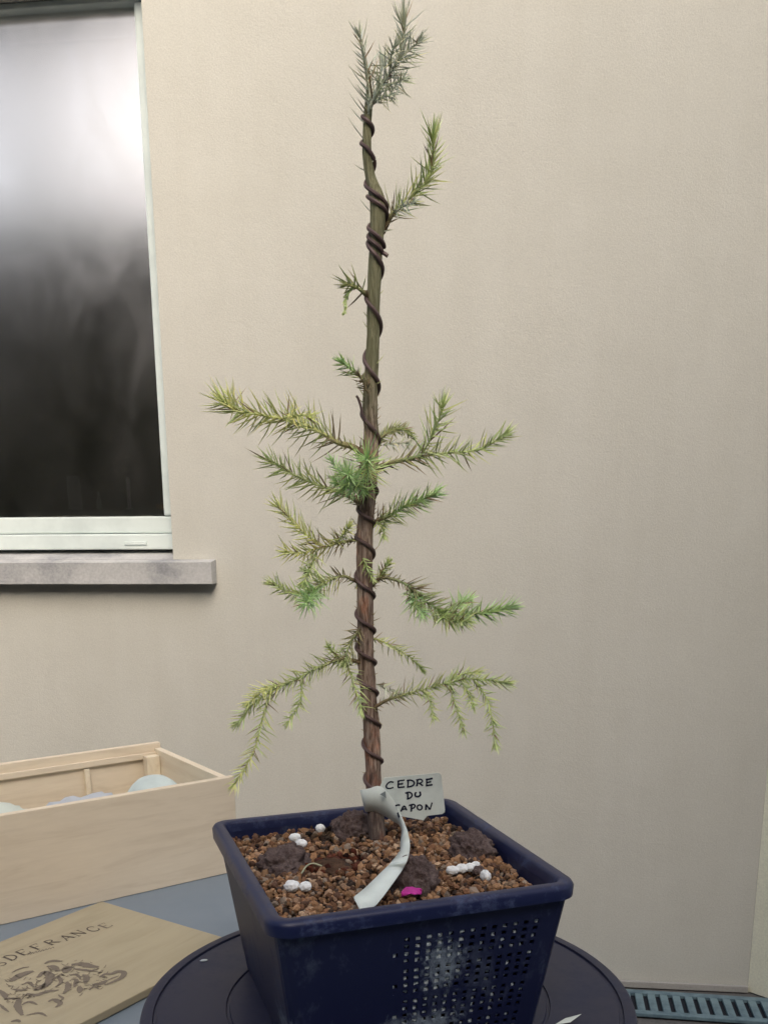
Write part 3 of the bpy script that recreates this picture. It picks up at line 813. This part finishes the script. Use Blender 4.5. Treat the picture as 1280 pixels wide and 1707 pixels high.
# ------------------------------------------------------------------ the cedar
tb = on_gravel(630, 1410)
YT = float(tb[1])
cedar = empty('cedar_sapling', (0, 0, 0)); tag(cedar, 'young cedar with wired trunk and sparse drooping green branches', 'tree')
PXM = YT / F        # rough metres per photo pixel at the trunk
trunk_px = [(631, 1432, 33), (629, 1400, 31), (627, 1375, 28), (623, 1310, 27), (621, 1250, 28), (617, 1190, 27), (612, 1130, 27), (609.5, 1080, 27), (608.5, 1000, 26), (608, 930, 26), (609, 880, 26), (613, 830, 25), (617, 770, 25),
            (618, 720, 23), (617, 670, 24), (619, 620, 21), (622, 560, 20), (623, 500, 20), (625, 440, 20), (628, 390, 22), (630, 350, 25), (626, 322, 22), (617, 292, 15), (612, 255, 14), (612, 215, 13), (614, 180, 12), (615, 140, 8), (609, 105, 6), (603, 75, 4), (599, 50, 2)]
def depth_wobble(y): return .004 * math.sin(y * .012)
TP = resample([(*aty(x, y, YT + depth_wobble(y)), w * .5 * PXM) for x, y, w in trunk_px], .0018)
n = 22; V, Fc = [], []
for i, q in enumerate(TP):
    for k in range(n):
        a = 2 * math.pi * k / n
        nz = noise.fractal(Vector((math.cos(a) * 1.6, math.sin(a) * 1.6, q[2] * 38)), 1, 2, 4) * .10 + noise.noise(Vector((math.cos(a) * 5, math.sin(a) * 5, q[2] * 25))) * .07
        low = max(0, (.97 - q[2]) / .06); r = q[3] * (1 + nz * (1 + .6 * min(1, low)))
        V.append((q[0] + r * math.cos(a), q[1] + r * math.sin(a), q[2]))
for i in range(len(TP) - 1):
    for k in range(n): Fc.append((i * n + k, i * n + (k + 1) % n, (i + 1) * n + (k + 1) % n, (i + 1) * n + k))
Fc.append(tuple((len(TP) - 1) * n + k for k in range(n)))
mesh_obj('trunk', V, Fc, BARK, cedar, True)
# trunk lookup by photo row
trow = np.array([(y, x, w) for x, y, w in trunk_px])[::-1]
def trunk_at(py):
    x = np.interp(py, trow[:, 0], trow[:, 1]); w = np.interp(py, trow[:, 0], trow[:, 2]); return x, w
# wire: photo rows where it crosses the front of the trunk, top to bottom
def coil(crossings, start_frac=.35, end_frac=.35, rw=.0021, extra=1.0, tip=None):
    pts = []
    cr = list(crossings)
    nn = 28
    ths = []
    for i in range(len(cr) - 1):
        for k in range(nn):
            ths.append((i + k / nn, None))
    def yrow(t_):
        i = int(math.floor(t_)); i = max(0, min(len(cr) - 2, i)); f = t_ - i
        return cr[i] + (cr[i + 1] - cr[i]) * f
    t_ = -start_frac
    while t_ <= len(cr) - 1 + end_frac:
        py = yrow(t_); x, w = trunk_at(py)
        c = aty(x, py, YT + depth_wobble(py)); r = w * .5 * PXM * extra + rw * .62
        th = 2 * math.pi * t_          # 0 = front; before = left, after = right
        pts.append((c[0] + r * math.sin(th), c[1] - r * math.cos(th), c[2]))
        t_ += 1 / nn
    return pts
def wire(pts, rw):
    Vt, Ft = tube_data(pts, [rw] * len(pts), 8); return mesh_obj('wire', Vt, Ft, WIRE, cedar, True)
c1 = coil([428, 518, 622, 712, 805, 862, 905, 978, 1038, 1092, 1142, 1195, 1254, 1312], .30, .3, .0018)
wire(c1, .0018)
c2 = coil([205, 250, 328, 396], .25, .27, .0018)
wire(c2, .0017)
c3 = coil([343, 411], .22, .2, .0018); e_ = np.array(c3[-1]); c3 += [tuple(e_ + np.array([.0018, -.0008, -.0012])), tuple(e_ + np.array([.0042, -.001, -.0030]))]; wire(c3, .0017)
wire([aty(x, y, YT - .009) for x, y in ((609, 700), (604, 690), (601, 676), (597, 664), (594, 660))], .0011)

# needles
NV, NFc, NC_ = [], [], []
GREENS = {'y': (.70, .74, .31), 'g': (.57, .67, .30), 'b': (.48, .68, .31), 'd': (.38, .42, .19), 'k': (.60, .64, .50), 'o': (.27, .22, .13)}  # k: glare haze over the treetop put into a pale grey-green
def needle(V, Fc, Cc, p, d, L, w, col, bend):
    d = d / (np.linalg.norm(d) + 1e-9)
    s = np.cross(d, [0.13, .9, .31]); s /= np.linalg.norm(s) + 1e-9; t = np.cross(d, s)
    k = len(V)
    mid = p + d * L * .5 + bend * L * .10; tip = p + d * L + bend * L * .34
    for q_, ww in ((p, w * .8), (mid, w * .72)):
        for a in (0, 2.094, 4.189): V.append(q_ + s * math.cos(a) * ww * .5 + t * math.sin(a) * ww * .5)
    V.append(tip)
    for a in range(3):
        b = (a + 1) % 3; Fc.append((k + a, k + b, k + 3 + b, k + 3 + a)); Fc.append((k + 3 + a, k + 3 + b, k + 6))
    base = np.array(col) * .85
    Cc.extend([base] * 3 + [np.array(col)] * 3 + [np.array(col) * np.array([1.12, 1.1, 1.0])])
def shoot(px_pts, dep, L, key0, key1, dens=1.0, r0=3.6, r1=1.3, bare=.10, spread=55, wid=1.9, V=None, Fc=None, Cc=None, tipburst=True, up=0.0):
    m = len(px_pts)
    pts = [aty(x, y, YT + dep[0] + (dep[1] - dep[0]) * (i / (m - 1))) for i, (x, y) in enumerate(px_pts)]
    P = resample(pts, .0009); N = len(P)
    P = P + np.array([[noise.noise(Vector(p * 90)) * .0007, 0, noise.noise(Vector(p * 90 + 7)) * .0007] for p in P])
    T = np.gradient(P, axis=0); T /= np.linalg.norm(T, axis=1)[:, None] + 1e-12
    rad = [max(r1, r0 * .9 * (1 - .75 * min(1, i / (N - 1) * 2.2)) + .2 * r1) * PXM * .9 for i in range(N)]
    c0, c1_ = np.array(GREENS[key0]), np.array(GREENS[key1])
    phi = rng.uniform(0, 6.28); acc = 0.0
    for i in range(N):
        f = i / (N - 1)
        dd = dens * 2.4 * (1.0 if f > bare else .45)
        acc += dd
        while acc >= 1:
            acc -= 1; phi += 2.39996 + rng.normal() * .25
            t = T[i]; a = np.cross(t, [0, 1, .05]); a /= np.linalg.norm(a) + 1e-9; b = np.cross(t, a)
            rd = a * math.cos(phi) + b * math.sin(phi)
            ang = math.radians(spread + 4 + rng.normal() * 13 - 22 * max(0, f - .75) / .25)
            d = t * math.cos(ang) + rd * math.sin(ang) + np.array([0, 0, up])
            prof = .55 + .45 * math.sin(math.pi * min(1, .12 + f * .9)) if f < .9 else .85
            if f < bare: prof = .45
            LL = L * 1.15 * PXM * prof * rng.uniform(.65, 1.18)
            col = c0 + (c1_ - c0) * f
            e = rng.uniform(.72, 1.25); col = col * e * np.array([rng.uniform(.9, 1.12), 1, rng.uniform(.8, 1.15)])
            if rng.uniform() < .05: col = np.array((.30, .22, .13)) * e
            if f < bare + .08 and rng.uniform() < .5: col = np.array(GREENS['o']) * e
            needle(V, Fc, Cc, P[i] + rd * rad[i] * .5, d, LL, wid * 1.35 * PXM * rng.uniform(.8, 1.2), col, t * rng.uniform(.05, .55))
    if tipburst:
        for k in range(10):
            d = T[-1] + rng.normal(size=3) * .42
            needle(V, Fc, Cc, P[-1], d, L * PXM * rng.uniform(.45, .85), wid * 1.4 * PXM, c1_ * rng.uniform(.8, 1.25), T[-1] * .5)
    return P, rad
def branch(main, subs=()):
    V, Fc, Cc = [], [], []
    b = None
    for i, kw in enumerate([main] + list(subs)):
        kw = dict(kw); pp = kw.pop('p'); dp = kw.pop('d'); L = kw.pop('L'); k0 = kw.pop('c'); k1 = kw.pop('c1', k0)
        P, rad = shoot(pp, dp, L, k0, k1, V=V, Fc=Fc, Cc=Cc, **kw)
        Vt, Ft = tube_data(P[::2], rad[::2], 7)
        cg = np.array(GREENS[k1]) * .85; cb = np.array((.20, .145, .085)) if (i == 0 and k0 in 'do') else np.array(GREENS[k0]) * .7
        tc_ = [cb + (cg - cb) * min(1, max(0, (j / len(P[::2]) - .08) / .30)) for j in range(len(P[::2])) for _ in range(7)]
        if i == 0: b = mesh_obj('branch', Vt, Ft, TWIGM, cedar, True, tc_)
        else: mesh_obj('side_shoot', Vt, Ft, TWIGM, b, True, tc_)
    o = mesh_obj('needles', V, Fc, NEEDLE, b, False, Cc); tag(o, kind='stuff')
    return b

# top of the tree
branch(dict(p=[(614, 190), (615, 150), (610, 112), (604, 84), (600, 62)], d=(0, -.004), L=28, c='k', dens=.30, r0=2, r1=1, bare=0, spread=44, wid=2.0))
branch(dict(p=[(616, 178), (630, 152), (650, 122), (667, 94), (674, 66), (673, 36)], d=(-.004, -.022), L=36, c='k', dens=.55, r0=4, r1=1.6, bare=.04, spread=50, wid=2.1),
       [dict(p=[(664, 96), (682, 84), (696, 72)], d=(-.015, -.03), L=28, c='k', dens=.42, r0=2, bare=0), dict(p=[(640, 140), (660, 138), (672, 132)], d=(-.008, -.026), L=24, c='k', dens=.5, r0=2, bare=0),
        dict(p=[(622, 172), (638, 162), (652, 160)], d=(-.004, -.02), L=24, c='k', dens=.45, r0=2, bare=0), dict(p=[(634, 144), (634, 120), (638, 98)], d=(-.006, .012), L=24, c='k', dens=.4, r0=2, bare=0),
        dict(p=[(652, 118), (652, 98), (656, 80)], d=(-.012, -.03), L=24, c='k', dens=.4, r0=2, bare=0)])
# right upper shoot
branch(dict(p=[(636, 388), (655, 356), (684, 330), (712, 300), (722, 262), (722, 226)], d=(.002, -.012), L=34, c='d', c1='g', dens=.60, r0=6, r1=2, bare=.16, spread=46, wid=2.2),
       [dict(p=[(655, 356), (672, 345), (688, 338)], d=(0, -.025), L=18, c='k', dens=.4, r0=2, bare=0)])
# small left tufts high on the trunk
branch(dict(p=[(612, 492), (596, 480), (582, 474)], d=(-.002, -.016), L=34, c='d', dens=.34, r0=6, r1=2.5, bare=.2, spread=50, wid=2.6),
       [dict(p=[(592, 479), (581, 485), (576, 500), (575, 518)], d=(-.012, -.02), L=9, c='g', dens=.5, r0=2, bare=.2, spread=25, wid=3)])
branch(dict(p=[(612, 640), (600, 628), (586, 616), (572, 606)], d=(-.002, -.014), L=24, c='d', c1='b', dens=.5, r0=7, r1=2, bare=.3, spread=48, wid=2),
       [dict(p=[(614, 655), (606, 640), (600, 628)], d=(-.012, -.016), L=16, c='o', dens=.5, r0=4, bare=0)])
# the middle tiers
branch(dict(p=[(612, 758), (588, 746), (560, 736), (525, 716), (475, 700), (425, 690), (392, 684), (374, 672)], d=(0, -.03), L=44, c='d', c1='y', dens=.50, r0=7, r1=2.4, bare=.2, spread=56, wid=2.4),
       [dict(p=[(470, 699), (490, 692), (515, 694)], d=(-.02, -.04), L=26, c='y', dens=.5, r0=2, bare=0), dict(p=[(395, 684), (388, 672), (384, 664)], d=(-.027, -.02), L=36, c='y', dens=.5, r0=2, bare=0)])
branch(dict(p=[(606, 842), (575, 824), (535, 810), (500, 796), (470, 780), (452, 770)], d=(-.004, .012), L=40, c='d', c1='g', dens=.46, r0=7, r1=2.2, bare=.16, spread=58, wid=2.3))
branch(dict(p=[(612, 822), (600, 812), (588, 800), (580, 790)], d=(-.008, -.05), L=34, c='b', dens=1.1, r0=4, r1=2, bare=0, spread=66, wid=1.7),
       [dict(p=[(598, 810), (580, 812), (562, 806)], d=(-.03, -.048), L=26, c='b', dens=.8, r0=2, bare=0, spread=60, wid=1.7), dict(p=[(588, 806), (568, 790), (556, 770)], d=(-.03, -.03), L=24, c='b', dens=.5, r0=2, bare=0, wid=1.7)])
branch(dict(p=[(616, 795), (612, 780), (612, 764)], d=(-.008, -.045), L=46, c='y', c1='b', dens=.8, r0=3, r1=2, bare=0, spread=62, wid=1.8))
branch(dict(p=[(620, 784), (655, 770), (695, 762), (740, 755), (785, 752), (818, 740), (838, 728)], d=(0, -.02), L=34, c='d', c1='g', dens=.40, r0=6.5, r1=2.2, bare=.22, spread=56, wid=2.3),
       [dict(p=[(700, 762), (714, 738), (728, 706), (738, 680)], d=(-.008, -.02), L=40, c='g', dens=.42, r0=3, bare=.05, spread=52, wid=2.2)])
branch(dict(p=[(620, 748), (636, 728), (655, 716), (675, 716), (686, 726)], d=(.008, .035), L=17, c='d', dens=.9, r0=4, r1=3, bare=.05, spread=50, wid=2),
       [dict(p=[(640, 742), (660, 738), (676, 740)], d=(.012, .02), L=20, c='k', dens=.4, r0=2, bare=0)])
branch(dict(p=[(620, 872), (645, 862), (672, 846), (700, 834), (722, 824)], d=(0, -.025), L=30, c='d', c1='b', dens=.85, r0=5, r1=2, bare=.05, spread=50, wid=2),
       [dict(p=[(628, 870), (638, 880), (640, 892)], d=(-.008, -.016), L=18, c='g', dens=.6, r0=2, bare=0)])
branch(dict(p=[(604, 898), (582, 902), (556, 908), (530, 914), (505, 922), (480, 920)], d=(0, -.02), L=28, c='o', c1='y', dens=.55, r0=4, r1=1.6, bare=.22, spread=58, wid=2),
       [dict(p=[(536, 910), (514, 894), (490, 872), (468, 846)], d=(-.012, -.02), L=32, c='y', dens=.42, r0=2.5, bare=.05, spread=50, wid=2), dict(p=[(528, 920), (520, 945), (508, 968)], d=(-.012, -.03), L=26, c='g', dens=.42, r0=2, bare=0, spread=58, wid=2),
        dict(p=[(558, 908), (572, 892), (580, 880)], d=(-.008, -.026), L=22, c='y', dens=.4, r0=2, bare=0)])
branch(dict(p=[(602, 974), (588, 966), (568, 960), (540, 972), (510, 986), (482, 988), (458, 974)], d=(0, -.03), L=27, c='d', c1='g', dens=.60, r0=4, r1=1.8, bare=.22, spread=60, wid=2),
       [dict(p=[(528, 980), (518, 996), (510, 1006)], d=(-.016, -.045), L=32, c='b', dens=.9, r0=2, bare=0, spread=70, wid=2), dict(p=[(540, 972), (524, 958), (510, 952)], d=(-.014, .0), L=18, c='g', dens=.4, r0=2, bare=0)])
branch(dict(p=[(618, 978), (634, 964), (656, 966), (682, 978), (712, 1004), (744, 1022), (780, 1024), (815, 1020), (850, 1012)], d=(0, -.035), L=32, c='o', c1='b', dens=.78, r0=4, r1=1.6, bare=.26, spread=56, wid=2),
       [dict(p=[(682, 980), (690, 1004), (702, 1020)], d=(-.01, -.028), L=30, c='b', dens=.7, r0=2, bare=0, wid=2), dict(p=[(724, 1012), (748, 1034), (778, 1036)], d=(-.016, -.05), L=24, c='g', dens=.8, r0=2, bare=0, wid=2),
        dict(p=[(750, 1022), (766, 1006), (780, 1000)], d=(-.02, -.004), L=24, c='b', dens=.7, r0=2, bare=0, wid=2), dict(p=[(628, 968), (640, 950), (648, 938)], d=(-.002, -.008), L=14, c='g', dens=.6, r0=2.5, bare=0, wid=2.4)])
branch(dict(p=[(606, 930), (612, 948), (620, 962)], d=(-.012, -.014), L=14, c='g', dens=.5, r0=2, r1=1, bare=0, wid=2))
# the lower tiers
branch(dict(p=[(604, 1106), (580, 1100), (552, 1104), (520, 1118), (485, 1136), (450, 1154), (420, 1176), (398, 1202)], d=(0, -.045), L=27, c='d', c1='g', dens=.52, r0=4.5, r1=1.6, bare=.06, spread=56, wid=1.9),
       [dict(p=[(452, 1154), (440, 1188), (432, 1226), (416, 1266), (392, 1306)], d=(-.03, -.06), L=26, c='g', c1='y', dens=.34, r0=2.4, bare=.05, spread=52, wid=1.9), dict(p=[(505, 1126), (502, 1158), (496, 1180), (482, 1202)], d=(-.025, -.05), L=20, c='g', dens=.40, r0=2, bare=.05, wid=1.8),
        dict(p=[(602, 1046), (590, 1062), (580, 1084), (576, 1102)], d=(-.004, -.014), L=26, c='o', c1='g', dens=.5, r0=3.5, bare=0, wid=2), dict(p=[(578, 1106), (588, 1134), (596, 1160), (602, 1182)], d=(-.008, -.03), L=26, c='g', dens=.38, r0=2, bare=.05, wid=1.9),
        dict(p=[(470, 1142), (440, 1150), (416, 1170)], d=(-.034, -.05), L=22, c='y', dens=.5, r0=1.6, bare=0, wid=1.8), dict(p=[(572, 1102), (556, 1088), (548, 1078)], d=(-.004, -.02), L=18, c='g', dens=.4, r0=1.6, bare=0)])
branch(dict(p=[(620, 1064), (645, 1072), (668, 1086), (688, 1100), (702, 1114)], d=(.004, .03), L=22, c='y', c1='g', dens=.36, r0=2.4, r1=1.2, bare=.05, spread=48, wid=1.8))
branch(dict(p=[(622, 1180), (644, 1168), (672, 1158), (705, 1150), (740, 1140), (780, 1132), (815, 1134), (842, 1138)], d=(0, -.035), L=25, c='d', c1='g', dens=.50, r0=3.8, r1=1.3, bare=.14, spread=56, wid=1.9),
       [dict(p=[(704, 1152), (716, 1168), (722, 1196)], d=(-.016, -.035), L=18, c='g', dens=.45, r0=1.8, bare=0, wid=1.8), dict(p=[(748, 1142), (758, 1172), (766, 1196), (772, 1218)], d=(-.02, -.045), L=19, c='g', dens=.42, r0=1.8, bare=0, wid=1.8),
        dict(p=[(790, 1136), (812, 1166), (820, 1200), (826, 1238)], d=(-.026, -.045), L=22, c='g', dens=.40, r0=2, bare=0, wid=1.8), dict(p=[(740, 1140), (765, 1126), (790, 1120)], d=(-.018, -.01), L=24, c='g', dens=.5, r0=1.8, bare=0, wid=1.8),
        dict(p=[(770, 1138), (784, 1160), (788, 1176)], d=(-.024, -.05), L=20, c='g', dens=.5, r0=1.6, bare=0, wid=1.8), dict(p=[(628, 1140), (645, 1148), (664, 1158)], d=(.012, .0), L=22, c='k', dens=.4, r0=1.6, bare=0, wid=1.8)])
# lone needles and spurs along the trunk
V, Fc, Cc = [], [], []
for py, side, L, dz in [(232, -1, 30, 1), (285, -1, 16, .3), (270, 1, 10, .5), (355, -1, 22, 1), (386, 1, 18, .1), (150, -1, 34, 1), (168, -1, 34, 1), (190, -1, 30, 1), (205, -1, 26, .9), (492, 1, 9, .8), (530, -1, 10, 1), (548, -1, 12, 1.2), (606, 1, 16, 1), (635, -1, 12, 1), (662, -1, 22, 1.5),
                       (672, -1, 16, .6), (690, -1, 8, .5), (700, 1, 9, .8), (735, -1, 10, .6), (790, 1, 18, 1.2), (880, -1, 18, 1.2), (922, 1, 16, .8), (1028, 1, 10, 1), (1036, 1, 14, .3), (1048, -1, 18, .6), (1060, -1, 22, .3), (1125, 1, 8, .4), (1160, -1, 10, .2), (1218, -1, 6, .3), (1290, -1, 8, .3), (1180, 1, 12, -.9), (1200, 1, 14, -1.2), (640, 1, 9, .4), (1070, -1, 16, .1)]:
    x, w = trunk_at(py); p = aty(x + side * w * .42, py, YT - .002)
    d = np.array([side, rng.uniform(-.5, .3), dz])
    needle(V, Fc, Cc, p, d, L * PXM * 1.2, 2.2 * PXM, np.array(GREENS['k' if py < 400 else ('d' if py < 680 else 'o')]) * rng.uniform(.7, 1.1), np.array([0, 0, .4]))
for k in range(150):
    py = rng.uniform(640, 860) if k < 100 else rng.uniform(950, 1110); x, w = trunk_at(py); a = rng.uniform(0, 6.28)
    p = aty(x, py, YT); r = w * .5 * PXM
    p = p + np.array([r * math.sin(a), -r * math.cos(a), 0]); needle(V, Fc, Cc, p, np.array([math.sin(a), -math.cos(a), .9]), rng.uniform(3, 9) * PXM, 2 * PXM, np.array(GREENS['o']) * rng.uniform(.6, 1.3), np.zeros(3))
o = mesh_obj('trunk_needles', V, Fc, NEEDLE, cedar, False, Cc); tag(o, kind='stuff')

# ------------------------------------------------------------------ plant label
YL = YT - .010
tagroot = empty('plant_label', (0, 0, 0)); tag(tagroot, 'white loop label reading CEDRE DU JAPON round the trunk', 'label')
head = [(634, 1309.5), (640, 1297), (641, 1296.5), (728, 1288.8), (732, 1289), (735.5, 1293), (741.6, 1350), (741, 1354), (737, 1357), (712, 1360), (706, 1367.5), (671, 1361), (650, 1352), (636, 1350)]
def headpt(x, y, off=0.0): return aty(x, y, YL + .004 + .006 * ((x - 640) / 100) - off)
hv = [headpt(*p) for p in head]; nH = len(hv)
V = hv + [p + np.array([0, .0007, 0]) for p in hv]
Fc = [tuple(range(nH))[::-1], tuple(range(nH, 2 * nH))] + [(i, (i + 1) % nH, nH + (i + 1) % nH, nH + i) for i in range(nH)]
mesh_obj('label_head', V, Fc, LABEL, tagroot)
# strip: (edge A, edge B, depth)
def tail(x, y, h): return float(atz(x, y, ZD + GZ + h)[1]) - YL
strip = [((640, 1316), (640, 1352), .024), ((616, 1316), (620, 1354), .020), ((603, 1317), (611.5, 1354), .012), ((601, 1317), (610, 1354), .000), ((615, 1314.5), (624, 1352.5), -.004), ((634, 1311), (640, 1359.5), -.006), ((654, 1332), (654, 1368.5), -.009), ((665, 1352), (664, 1374), -.012), ((672, 1368), (669, 1383), -.017),
         ((679, 1386), (668.5, 1396), -.024), ((683, 1408), (664.5, 1420), -.038), ((680, 1430), (654, 1435), tail(667, 1432, .036)), ((671, 1449), (640, 1449.5), tail(655, 1449, .030)), ((653, 1475), (612, 1477), tail(632, 1476, .022)), ((636, 1498), (598, 1489), tail(617, 1493, .020)), ((624, 1511), (590, 1496), tail(606, 1505, .020)), ((612, 1515.5), (594.5, 1506), tail(603, 1511, .020)), ((599.5, 1516), (599, 1515.6), tail(599, 1516, .020))]
A_ = np.array([aty(*a, YL + d) for a, b, d in strip]); B_ = np.array([aty(*b, YL + d + .004) for a, b, d in strip])
AB = resample(np.hstack([A_, B_]), .0025)
V, Fc = [], []
for q in AB: V.append(q[:3]); V.append((q[:3] + q[3:]) / 2); V.append(q[3:])
for i in range(len(AB) - 1):
    for j in range(2): Fc.append((3 * i + j, 3 * i + j + 1, 3 * i + 4 + j, 3 * i + 3 + j))
st = mesh_obj('label_strip', V, Fc, LABEL, tagroot, True)
s_ = st.modifiers.new('t', 'SOLIDIFY'); s_.thickness = .0005; s_.offset = 0
# hand lettering, strokes in close-up units
def Z8(x, y): return (570 + x / 6.4, 1180 + y / 6.4)
def arc8(cx, cy, rx, ry, a0, a1, n=10): return [(cx + rx * math.cos(math.radians(a0 + (a1 - a0) * i / n)), cy - ry * math.sin(math.radians(a0 + (a1 - a0) * i / n))) for i in range(n + 1)]
letters = [
    [[(550, 795), (525, 788), (495, 800), (472, 830), (476, 852), (505, 860), (550, 848)]],
    [[(602, 778), (598, 850)], [(590, 782), (668, 770)], [(600, 815), (650, 808)], [(592, 850), (668, 842)]],
    [[(708, 770), (702, 842)], [(690, 775), (735, 772), (768, 792), (766, 818), (735, 838), (692, 845)]],
    [[(805, 768), (798, 838)], [(790, 770), (835, 762), (858, 778), (845, 798), (802, 806)], [(825, 803), (862, 832)]],
    [[(905, 762), (900, 830)], [(893, 766), (968, 752)], [(902, 796), (950, 788)], [(893, 830), (965, 820)]],
    [[(700, 902), (704, 970)], [(672, 912), (715, 900), (742, 915), (745, 940), (725, 962), (694, 972)]],
    [[(790, 900), (778, 925), (790, 945), (820, 945), (836, 925), (830, 892)]],
    [[(568, 1044), (600, 1036), (618, 1040)], [(592, 1118), (604, 1150), (612, 1170)]],
    [[(628, 1108), (650, 1060), (668, 1048)], [(668, 1048), (690, 1094)], [(640, 1085), (688, 1076)]],
    [[(742, 1036), (738, 1108)], [(712, 1042), (760, 1030), (780, 1046), (764, 1068), (736, 1072)]],
    [arc8(828, 1062, 26, 26, 60, 420, 14)],
    [[(892, 1090), (896, 1030)], [(896, 1030), (938, 1086)], [(938, 1086), (960, 1010)]],
]
for li, strokes in enumerate(letters):
    parts = []
    for s_ in strokes:
        P = resample([Z8(*p) for p in s_], .8) if len(s_) > 2 else np.array([Z8(*p) for p in s_])
        P = resample(P, .9) if len(P) == 2 else P
        parts.append(ribbon(P + rng.normal(size=P.shape) * .12, 2.7 * rng.uniform(.8, 1.15)))
    V, Fc = join2d(parts, 0)
    off = .0004 if li != 7 else .018
    V = [headpt(v[0], v[1], off) for v in V]
    mesh_obj('letter', V, Fc, INK, tagroot)
# printed arrow on the strip
V = [aty(*Z8(x, y), YL - .0095) for x, y in ((402, 922), (462, 890), (472, 962))]
mesh_obj('arrow_mark', V, [(0, 1, 2)], INK2, tagroot)
